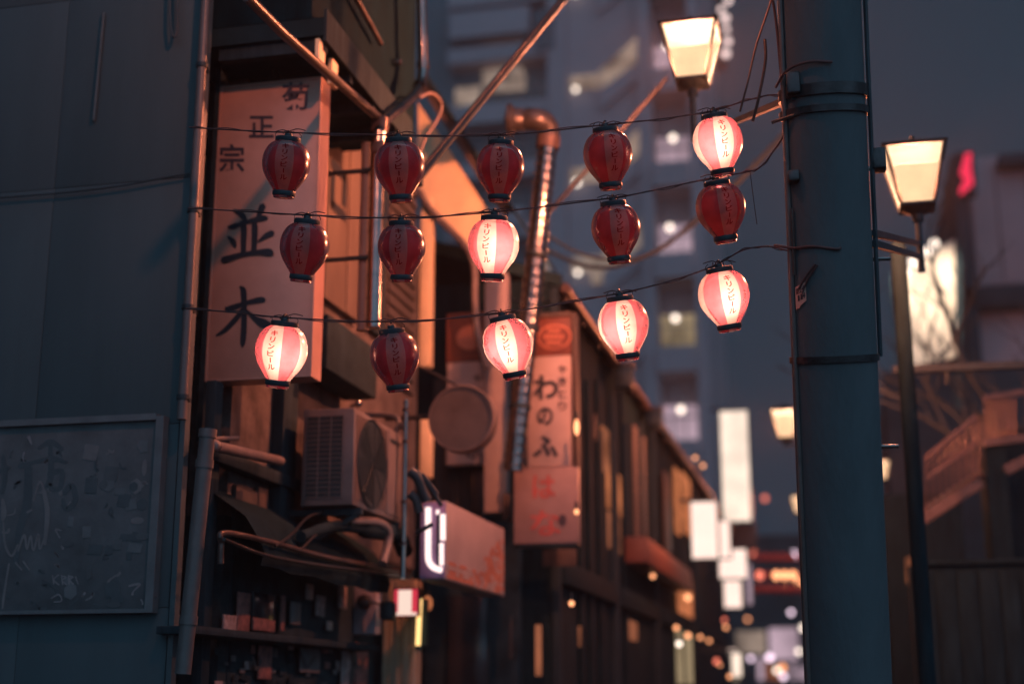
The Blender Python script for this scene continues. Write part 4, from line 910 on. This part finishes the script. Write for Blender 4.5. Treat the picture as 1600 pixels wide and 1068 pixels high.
# bare tree on the right
tr = thing('bare_tree', tuple(P(1545, 1060, 17)), 'bare winter tree with thin branches in front of the banner', 'tree')
rng = random.Random(21)
trunk = MB(); br = MB()
t0 = Y(1560, 900, 17.4); t0 = Vector((t0.x, 17.4, 0)); t1 = Y(1556, 640, 17.4)
trunk.tube(catmull([t0, t0.lerp(t1, .5) + Vector((.06, .05, 0)), t1], 6), [.15 - .05 * i / 12 for i in range(13)], 10); trunk.build('trunk', 'bark', tr)
def branch(p, d, L, r, dep):
    pts = [p]; q = p.copy(); dd = d.copy()
    for k in range(5):
        dd = (dd + Vector((rng.uniform(-.25, .25), rng.uniform(-.25, .25), rng.uniform(-.10, .22)))).normalized(); q = q + dd * L / 5; pts.append(q.copy())
        if dep > 0 and k > 0 and rng.random() < .85:
            sd_ = (dd + Vector((rng.uniform(-1, 1), rng.uniform(-.6, .6), rng.uniform(-.2, .6)))).normalized(); branch(q, sd_, L * rng.uniform(.45, .7), r * .55, dep - 1)
    br.tube(pts, [r * (1 - .15 * k) for k in range(6)], 5)
for k in range(9):
    a0 = k * .7; branch(t0.lerp(t1, .7 + .3 * rng.random()), Vector((math.cos(a0) * .9, math.sin(a0) * .6, .55)).normalized(), rng.uniform(1.2, 2.0), .045, 3)
br.build('crown', 'bark', tr)
ov = thing('overhead_beam', tuple(P(1500, 575, 12)), 'dark horizontal cable tray crossing the right side', 'cable'); part('beam', 'iron', ov, ('bar', Y(1395, 578, 12.2), Y(1700, 566, 12.2), .07, .06)); part('hook', 'iron', ov, ('tube', [Y(1480, 574, 12.2), Y(1480, 600, 12.2)], .02, 6))

# ------------------------------------------------------------------ utility pole
PD = 6.35
pt = P(1286, 150, PD); pb_ = P(1325, 1060, PD)
pz = (pb_ - pt); pdir = pz.normalized()
base = pt + pdir * (pt.z / -pdir.z); topp = pt - pdir * 2.2
up = thing('utility_pole', tuple(base), 'thick dark utility pole standing right of the lanterns', 'pole')
part('shaft', 'concrete_pole', up, ('tube', [base, base.lerp(topp, .5), topp], [.196, .187, .178], 40))
def polept(py, ang, r=.19, z=0):
    t = (py - 150) / (1060 - 150); c = pt + pz * t
    return c + (RT * math.sin(ang) - Vector((FW.x, FW.y, 0)).normalized() * math.cos(ang)) * r + Vector((0, 0, z))
for py, h in ((148, .05), (178, .03), (560, .03)):
    c = polept(py, 0, 0); part('band', 'iron_wet', up, ('tube', [c - pdir * -h / 2, c + pdir * -h / 2], .197, 40))
part('clamp', 'iron_wet', up, ('bbox', *[v for t in zip(polept(150, -.9, .2) - Vector((.03, .03, .05)), polept(150, -.9, .2) + Vector((.03, .03, .05))) for v in t], .008))
part('clamp', 'iron_wet', up, ('bbox', *[v for t in zip(polept(290, -1.0, .2) - Vector((.025, .03, .025)), polept(290, -1.0, .2) + Vector((.025, .03, .025))) for v in t], .008))
part('conduit', 'pvc_brown', up, ('tube', [polept(p_, -1.25, .197) for p_ in (-100, 20, 150, 330, 450, 700, 1070)], .011, 8))
part('conduit', 'rust', up, ('tube', [polept(p_, -1.12, .199) for p_ in (336, 380, 438)], .006, 8))
part('step_bolt', 'zinc', up, ('tube', [polept(195, -.75, .185), polept(199, -1.35, .25)], .008, 8))
for py in (270, 410, 700): part('step_bolt', 'zinc', up, ('tube', [polept(py, 1.3, .18), polept(py, 1.35, .26)], .009, 8))
part('cable', 'rubber', up, ('tube', catmull([polept(p_, 1.25 + (.08 if i % 2 else 0), .20) for i, p_ in enumerate((-60, 40, 140, 220, 300, 345, 420, 560))], 5), .010, 8))
part('cable', 'cord', up, ('tube', catmull([polept(385, -1.5, .25), polept(397, -1.1, .2), polept(402, -.6, .195), polept(410, -.1, .2), polept(408, .02, .195)], 5), .006, 8))
part('cable', 'cord', up, ('tube', catmull([polept(430, -.55, .2), polept(447, -.8, .2), polept(462, -1.0, .2)], 5), .005, 6)); part('cable', 'cord', up, ('tube', catmull([polept(432, -.5, .2), polept(452, -.75, .2), polept(470, -.9, .2)], 5), .004, 6))
part('band_loop', 'cord', up, ('tube', catmull([polept(142, -1.4, .22), polept(128, -1.0, .215), polept(124, -.5, .205), polept(128, .0, .205)], 5), .006, 8))
part('junction_box', 'iron_wet', up, ('bbox', *[v for t in zip(polept(255, 1.42, .23) - Vector((.03, .04, .05)), polept(255, 1.42, .23) + Vector((.03, .04, .05))) for v in t], .01))
# paper sticker wrapped on the pole
b = MB(); n = 6; vs = []
for i in range(n + 1):
    a0 = -1.14 + .33 * i / n
    vs += [polept(457 - 3 * i / n, a0, .196), polept(492 - 10 * i / n + (2 if i == 2 else 0), a0, .196)]
b.add(vs, [(2 * i, 2 * i + 2, 2 * i + 3, 2 * i + 1) for i in range(n)]); stp = b.build('paper_sticker', 'paper', up); stp['label'] = 'small orange lit paper sticker with handwriting'
b = MB()
for bx, ch in (((-1.10, -1.02, 469, 460), '1'), ((-1.00, -.93, 468, 459), '2'), ((-.92, -.84, 467, 458), '4'), ((-1.06, -.99, 480, 471), '1'), ((-.97, -.90, 479, 470), '1'), ((-.90, -.83, 478, 469), '4')): put_glyph(b, ch, lambda u, v: polept(v, u, .1975), .02, bx)
b.build('handwriting', 'sign_ink', stp)

# ------------------------------------------------------------------ street lamps
def street_lamp(px, py, y, wpx, label, arm=None, post=None, power=900, at=None):
    """px,py = centre of front pane"""
    s_ = wpx * (y / FPX) / 2; c = at or (Y(px, py, y) + Vector((0, s_, 0))); h = s_ * .98
    t = thing('street_lamp', tuple(c - Vector((0, 0, h))), label, 'street lamp', 'square lantern street lamps')
    r1 = s_; r0 = s_ * .56; zt = c.z + h; zb = c.z - h; x, yy = c.x, c.y
    def ring(r, z): return [Vector((x - r, yy - r, z)), Vector((x + r, yy - r, z)), Vector((x + r, yy + r, z)), Vector((x - r, yy + r, z))]
    T = ring(r1, zt); B = ring(r0, zb); e = s_ * .045
    for i in range(4):
        j = (i + 1) % 4; nrm = ((T[j] - T[i]).cross(B[i] - T[i])).normalized() * .004
        MB().add([T[i], T[j], B[j], B[i], T[i] + nrm, T[j] + nrm, B[j] + nrm, B[i] + nrm], [(0, 1, 2, 3), (7, 6, 5, 4), (0, 4, 5, 1), (1, 5, 6, 2), (2, 6, 7, 3), (3, 7, 4, 0)]).build('glass_pane', 'lamp_glass', t)
    fr_ = MB()
    for i in range(4):
        j = (i + 1) % 4; fr_.bar(T[i], B[i], e * 2, e * 2); fr_.bar(T[i] + Vector((0, 0, e)), T[j] + Vector((0, 0, e)), e * 2, e * 2); fr_.bar(B[i] - Vector((0, 0, e)), B[j] - Vector((0, 0, e)), e * 2, e * 2)
    fr_.build('frame', 'iron', t)
    rf = MB(); k = ring(r1 * 1.12, zt + e * 2); ap = Vector((x, yy, zt + s_ * .55)); rf.add(k + [ap], [(0, 1, 4), (1, 2, 4), (2, 3, 4), (3, 0, 4), (3, 2, 1, 0)]); rf.build('roof', 'tar_paint', t)
    part('base_plate', 'iron', t, ('box', x - r0 * .96, x + r0 * .96, yy - r0 * .96, yy + r0 * .96, zb - e * .9, zb - e * .2))
    part('finial', 'iron', t, ('ball', (x, yy, zt + s_ * .6), s_ * .1))
    part('collar', 'iron', t, ('lathe', [(r0 * 1.0, -e * 2), (r0 * .75, -s_ * .22), (s_ * .2, -s_ * .3), (s_ * .2, -s_ * .55)], (x, yy, zb), None, 16))
    part('bulb', 'lamp_bulb', t, ('ball', (x, yy, c.z - h * .1), s_ * .22, 12, 0, 1.3))
    if arm:
        sz, ends = arm; part('stem', 'iron', t, ('tube', [(x, yy, zb - s_ * .5), (x, yy, sz)], s_ * .12, 12))
        for z_, e_ in ends: part('arm', 'iron', t, ('bar', (x, yy, z_), e_, s_ * .16, s_ * .16))
    if post is not None:
        qx, az = post; part('arm', 'iron', t, ('bar', (x, yy, zb - s_ * .5), (qx, yy, zb - s_ * .5), s_ * .2, s_ * .2)); part('post', 'iron', t, ('tube', [(qx, yy, 0), (qx, yy, zb)], .055, 12))
    ld = bpy.data.lights.new('bulb_light', 'POINT'); ld.energy = power; ld.color = LAMPC; ld.shadow_soft_size = s_ * .3
    lo = bpy.data.objects.new('bulb_light', ld); COL.objects.link(lo); lo.parent = t; lo.location = Vector((x, yy, c.z)) - Vector(t['_loc'])
    return t
LAMPC = (1.0, .32, .195)
LY = 9.0
z1_ = Y(1085, 200, LY).z
pa = polept(168, -.9, .19); pbb = polept(160, -.5, .19)
street_lamp(1076, 72, LY, 92, 'glowing square street lamp at the top left of the utility pole', arm=(z1_ - .02, [(z1_, pa)]), power=50000)
z2 = Y(1440, 374, LY).z; z3 = Y(1440, 388, LY).z
street_lamp(1432, 266, LY, 92, 'glowing square street lamp on a double arm right of the utility pole', arm=(Y(1440, 412, LY).z, [(z2 + .03, polept(372, 1.2, .19)), (z3 - .0, polept(388, 1.2, .19))]), power=19000)
street_lamp(1226, 660, 17, 42, 'small distant street lamp glowing just left of the utility pole', post=(P(1310, 660, 17).x, 0), power=19000)
street_lamp(1249, 787, 30, 24, 'farthest street lamp half hidden by the left edge of the pole', post=(P(1320, 780, 30).x, 0), power=8340 )
street_lamp(1377, 733, 24, 26, 'distant street lamp peeking out right of the utility pole', post=(P(1350, 733, 24).x, 0), power=8340 )
# third lamp of the same pole, on a long arm above the frame
pz3 = polept(-95, -.8, .185)
street_lamp(0, 0, LY, 92, 'street lamp on a long arm of the utility pole above the frame', arm=(5.88, [(5.92, Vector((pz3.x, pz3.y, 5.92)))]), power=11500, at=Vector((-1.55, 4.8, 6.35)))

# ------------------------------------------------------------------ beer lanterns on their cords
LD = 6.5
H_TOP = -.045; H_BOT = -.290
PROF = [(0, .060), (.05, .079), (.13, .097), (.28, .113), (.43, .1180), (.58, .1135), (.73, .098), (.87, .075), (1, .053)]
def rad(t):
    for (a, ra), (b, rb_) in zip(PROF, PROF[1:]):
        if t <= b:
            k = PROF.index((a, ra)); p = [PROF[max(k - 1, 0)], (a, ra), (b, rb_), PROF[min(k + 2, len(PROF) - 1)]]
            u = (t - a) / (b - a); m1 = (p[2][1] - p[0][1]) / max(1e-6, p[2][0] - p[0][0]) * (b - a); m2 = (p[3][1] - p[1][1]) / max(1e-6, p[3][0] - p[1][0]) * (b - a)
            return (2 * u ** 3 - 3 * u * u + 1) * ra + (u ** 3 - 2 * u * u + u) * m1 + (-2 * u ** 3 + 3 * u * u) * rb_ + (u ** 3 - u * u) * m2
    return PROF[-1][1]
def lantern_shell():
    b = MB(); NR = 56; NA = 64; vs = []
    for i in range(NR + 1):
        t = i / NR; r = rad(t) + (.0006 if i % 2 else -.0006); z = H_TOP + (H_BOT - H_TOP) * t
        for k in range(NA):
            a = 2 * math.pi * k / NA; vs.append((r * math.sin(a), -r * math.cos(a), z))
    k0 = len(b.v); b.v += vs
    for i in range(NR):
        for k in range(NA):
            b.f.append((i * NA + k, i * NA + (k + 1) % NA, (i + 1) * NA + (k + 1) % NA, (i + 1) * NA + k)); b.mi.append(0 if ((k + 4) // 8) % 2 == 0 else 1); b.sm.append(True)
    # striped bottom lip
    lip = [(.050, -.312), (.052, -.322), (.046, -.326), (.020, -.324)]
    for j in range(3):
        for k in range(NA):
            a = 2 * math.pi * k / NA; a2 = 2 * math.pi * (k + 1) / NA
            q = [(lip[j][0] * math.sin(a), -lip[j][0] * math.cos(a), lip[j][1]), (lip[j][0] * math.sin(a2), -lip[j][0] * math.cos(a2), lip[j][1]), (lip[j + 1][0] * math.sin(a2), -lip[j + 1][0] * math.cos(a2), lip[j + 1][1]), (lip[j + 1][0] * math.sin(a), -lip[j + 1][0] * math.cos(a), lip[j + 1][1])]
            b.add(q, [(0, 1, 2, 3)], 0 if ((k + 4) // 8) % 2 == 0 else 1, True)
    return b
def lantern_text():
    b = MB(); pitch = .0305; z = H_TOP - .020
    def fn(u, v):
        t = (v - H_TOP) / (H_BOT - H_TOP); r = rad(t) + .0022; a = u / r
        return (r * math.sin(a), -r * math.cos(a), v)
    for ch in 'キリンビール':
        if ch == 'ー': bx = (-.003, .003, z - .024, z - .003); put_glyph(b, ch, fn, .0, bx, rot=True)
        else:
            hw = {'キ': .0165, 'リ': .0125, 'ン': .0155, 'ビ': .0165, 'ル': .0175}[ch]; put_glyph(b, ch, fn, .022, (-hw, hw, z - .026, z - .001))
        z -= pitch
    return b
proto = {}
def make_lantern(i, hx, hy, bx, by_, yaw, lit, label, hot=0.0):
    a = P(hx, hy, LD); q = P(bx, by_, LD); d = (q - a)
    t = thing('beer_lantern', tuple(a), label, 'lantern', 'striped beer lanterns strung over the alley', local=True)
    zl = -d.normalized(); ydir = Vector((FW.x, FW.y, FW.z)); xl = ydir.cross(zl).normalized(); yl = zl.cross(xl)
    m = Matrix((xl, yl, zl)).transposed()
    t.rotation_euler = (m @ Matrix.Rotation(R(yaw), 3, 'Z')).to_euler()
    k = d.length / .326; t.scale = (k, k, k)
    if not proto:
        proto['shell'] = lantern_shell().build('shell', ['vinyl_white', 'vinyl_red'], t, recalc=False)
        proto['lettering'] = lantern_text().build('lettering', 'ink_print', t, recalc=False)
        proto['top_collar'] = part('top_collar', 'rubber', t, ('lathe', [(.03, -.022), (.056, -.022), (.062, -.026), (.063, -.042), (.059, -.048), (.05, -.046)], (0, 0, 0), None, 40), ('lathe', [(.001, -.005), (.017, -.006), (.019, -.012), (.019, -.024), (.03, -.024)], (0, 0, 0), None, 20))
        proto['bottom_collar'] = part('bottom_collar', 'rubber', t, ('lathe', [(.049, -.288), (.0555, -.289), (.057, -.293), (.057, -.309), (.054, -.313), (.048, -.312)], (0, 0, 0), None, 40))
        hd = MB(); hd.tube([(.060, 0, -.03), (.064, 0, -.012), (.05, 0, .0)], .0018, 6); hd.tube([(-.060, 0, -.03), (-.064, 0, -.012), (-.05, 0, .0)], .0018, 6); hd.tube([(.0, -.02, .004), (-.0, .0, .010), (.0, .02, .004)], .004, 6)
        proto['wire_handle'] = hd.build('wire_handle', 'iron_wet', t)
        sk = MB().lathe([(.012, -.03), (.016, -.05), (.016, -.085), (.010, -.09)], (0, 0, 0), None, 14); proto['socket'] = sk.build('socket', 'rubber', t)
        bl_ = MB().lathe([(.008, -.088), (.014, -.10), (.026, -.13), (.030, -.155), (.022, -.178), (.0005, -.186)], (0, 0, 0), None, 16); proto['bulb'] = bl_.build('bulb', 'glass_frost', t)
    else:
        for nm, o in proto.items():
            c = o.copy(); COL.objects.link(c); c.parent = t
    if lit:
        ld = bpy.data.lights.new('bulb_light', 'POINT'); ld.energy = LPOW; ld.color = (1.0, .58, .40); ld.shadow_soft_size = .03
        lo = bpy.data.objects.new('bulb_light', ld); COL.objects.link(lo); lo.parent = t; lo.location = Matrix.Rotation(R(-yaw), 3, 'Z') @ Vector((.045 * math.sin(R(hot)), -.045 * math.cos(R(hot)), -.172))
    return t
HAZE = .0013
M['glass_frost'] = translucent('glass_frost', (.8, .75, .7), .5, .1)
LPOW = 5.4
row = ('top', 'middle', 'bottom')
LN = [
 (451, 207, 443, 310, 4, 0, 'dark unlit lantern leftmost on the top cord, over the white sign', 0),
 (622, 208, 627, 317, 2, 0, 'unlit maroon lantern second from left on the top cord', 0),
 (783, 212, 780, 316, -2, 0, 'unlit lantern in the middle of the top cord, before the cream gable', 0),
 (945, 192, 955, 297, 12, 0, 'unlit dark red lantern fourth from left on the top cord', 0),
 (1114, 171, 1130, 276, 8, 1, 'glowing lantern rightmost on the top cord, below the street lamp', -20),
 (481, 335, 470, 441, -3, 0, 'unlit grey looking lantern leftmost on the middle cord, at the sign edge', 0),
 (627, 338, 628, 441, -4, 0, 'unlit crimson lantern second from left on the middle cord', 0),
 (773, 329, 769, 440, -16, 1, 'the only glowing lantern of the middle cord', 25),
 (957, 307, 968, 412, 6, 0, 'unlit red lantern fourth from left on the middle cord', 0),
 (1118, 275, 1135, 380, 10, 0, 'unlit brownish lantern rightmost on the middle cord, touching the glowing one above', 0),
 (446, 494, 433, 606, -14, 1, 'glowing lantern leftmost on the bottom cord, before the white sign', 30),
 (611, 506, 623, 612, 8, 0, 'unlit lantern second from left on the bottom cord, above the air conditioner', 0),
 (783, 486, 806, 592, -4, 1, 'tilted glowing lantern in the middle of the bottom cord', -25),
 (967, 455, 982, 563, 3, 1, 'glowing lantern fourth from left on the bottom cord, before the alley', -40),
 (1122, 410, 1141, 518, 8, 1, 'glowing lantern rightmost on the bottom cord, beside the pole', -5)]
for i, a in enumerate(LN): make_lantern(i, *a)
cords = [('top', [(296, 200, 6.75), (345, 203, 6.68), (451, 208, LD), (622, 212, LD), (783, 212, LD), (945, 196, LD), (1040, 186, LD), (1114, 174, LD), (1160, 160, 6.45), (1200, 150, 6.4), (1228, 150, 6.33)]),
         ('middle', [(294, 326, 6.75), (380, 331, 6.65), (481, 337, LD), (627, 341, LD), (773, 332, LD), (957, 310, LD), (1050, 292, LD), (1118, 278, LD), (1165, 270, 6.45), (1188, 262, 6.42), (1210, 235, 6.4), (1228, 210, 6.35)]),
         ('bottom', [(290, 483, 6.75), (370, 489, 6.62), (446, 497, LD), (611, 503, LD), (783, 490, LD), (967, 459, LD), (1060, 436, LD), (1122, 413, LD), (1160, 392, 6.45), (1200, 386, 6.4), (1236, 394, 6.33)])]
for nm, pts in cords:
    t = thing('festoon_string', tuple(P(*pts[0])), '%s of three thin cords carrying the striped lanterns' % nm, 'cord', 'cords carrying the lanterns')
    pp = catmull([P(u, v - 1, d) for u, v, d in pts], 8)
    part('cord', 'cord', t, ('tube', pp, .0035, 6))
    rngc = random.Random(len(nm)); tw_ = [p + Vector((0, .004 * math.cos(i * .9), .005 * math.sin(i * .9) + .004 * math.sin(i * .23))) for i, p in enumerate(pp)]
    part('feed_wire', 'cord', t, ('tube', tw_, .0024, 5))
    for (u, v, d) in pts[2:-2]:
        if (u, v) in [(a[0], a[1]) for a in LN] or any(abs(a[0] - u) < 3 for a in LN):
            c = P(u, v - 1, d - .01); k = MB()
            for j in range(5):
                q = [c + RT * (.012 * (j - 2)) + (UP * math.cos(x_ * .8) + FW * math.sin(x_ * .8)) * .006 for x_ in range(9)]
                k.tube(q, .0018, 5)
            k.tube(catmull([c - RT * .07, c - RT * .03 + UP * .012, c + UP * .006, c + RT * .04 + UP * .016, c + RT * .08 + UP * .008], 4), .0025, 5)
            k.build('knot', 'cord', t)
# slack wires near the pole and across the alley
WIRES = [('slack wire hanging left of the utility pole beside the top glowing lantern', [(1176, 190, 6.4), (1186, 150, 6.4), (1196, 95, 6.42), (1195, 62, 6.45)], .007, 'rust'),
         ('thin wire running up left of the utility pole to the top edge', [(1156, 175, 6.45), (1168, 130, 6.45), (1182, 70, 6.5), (1205, 0, 6.55), (1208, -40, 6.6)], .005, 'rust'),
         ('loose wire dropping beside the unlit lantern nearest the pole', [(1172, 268, 6.42), (1176, 300, 6.42), (1182, 345, 6.42), (1183, 350, 6.42)], .002, 'cord'),
         ('wire descending from the top edge onto the pole clamp', [(1204, -20, 6.4), (1212, 30, 6.4), (1218, 90, 6.38), (1222, 140, 6.35)], .006, 'cord'),
         ('dark cable sagging behind the lanterns toward the tower', [(830, 380, 14), (930, 418, 14), (1020, 395, 14), (1085, 345, 14), (1180, 255, 14), (1260, 170, 14)], .022, 'rubber'),
         ('second dark cable sagging behind the right lanterns', [(830, 350, 13), (905, 395, 13), (985, 405, 13), (1050, 375, 13), (1120, 320, 13), (1250, 190, 13)], .014, 'rubber'),
         ('rusty stay rod from the left street lamp down to the row roofs', [(1042, 122, 12), (985, 188, 12), (900, 285, 12), (845, 345, 12)], .018, 'iron_wet')]
for lab, pts, r_, m_ in WIRES:
    t = thing('stay_rod' if 'rod' in lab else 'overhead_wire', tuple(P(*pts[0])), lab, 'wire'); part('wire' if 'rod' not in lab else 'rod', m_, t, ('tube', catmull([P(*p) for p in pts], 8), r_, 8))
# ------------------------------------------------------------------ even haze, added for lamp halos and to lift the far darks
hz = MB().box(-100, 100, -40, 140, -1.0, 60).build('haze', 'pave'); tag(hz, 'thin damp night air filling the alley', 'haze', kind='stuff')
hm = bpy.data.materials.new('night_air'); hm.use_nodes = True; hn = hm.node_tree.nodes; hl = hm.node_tree.links
for x_ in list(hn):
    if x_.type != 'OUTPUT_MATERIAL': hn.remove(x_)
pv = hn.new('ShaderNodeVolumePrincipled'); pv.inputs['Color'].default_value = (.92, .92, .95, 1); pv.inputs['Density'].default_value = HAZE; pv.inputs['Anisotropy'].default_value = 0.0
hl.new(pv.outputs[0], [x_ for x_ in hn if x_.type == 'OUTPUT_MATERIAL'][0].inputs['Volume'])
hz.data.materials.clear(); hz.data.materials.append(hm)
for o in bpy.data.objects:
    for k in ('_loc', '_local'):
        if k in o: del o[k]
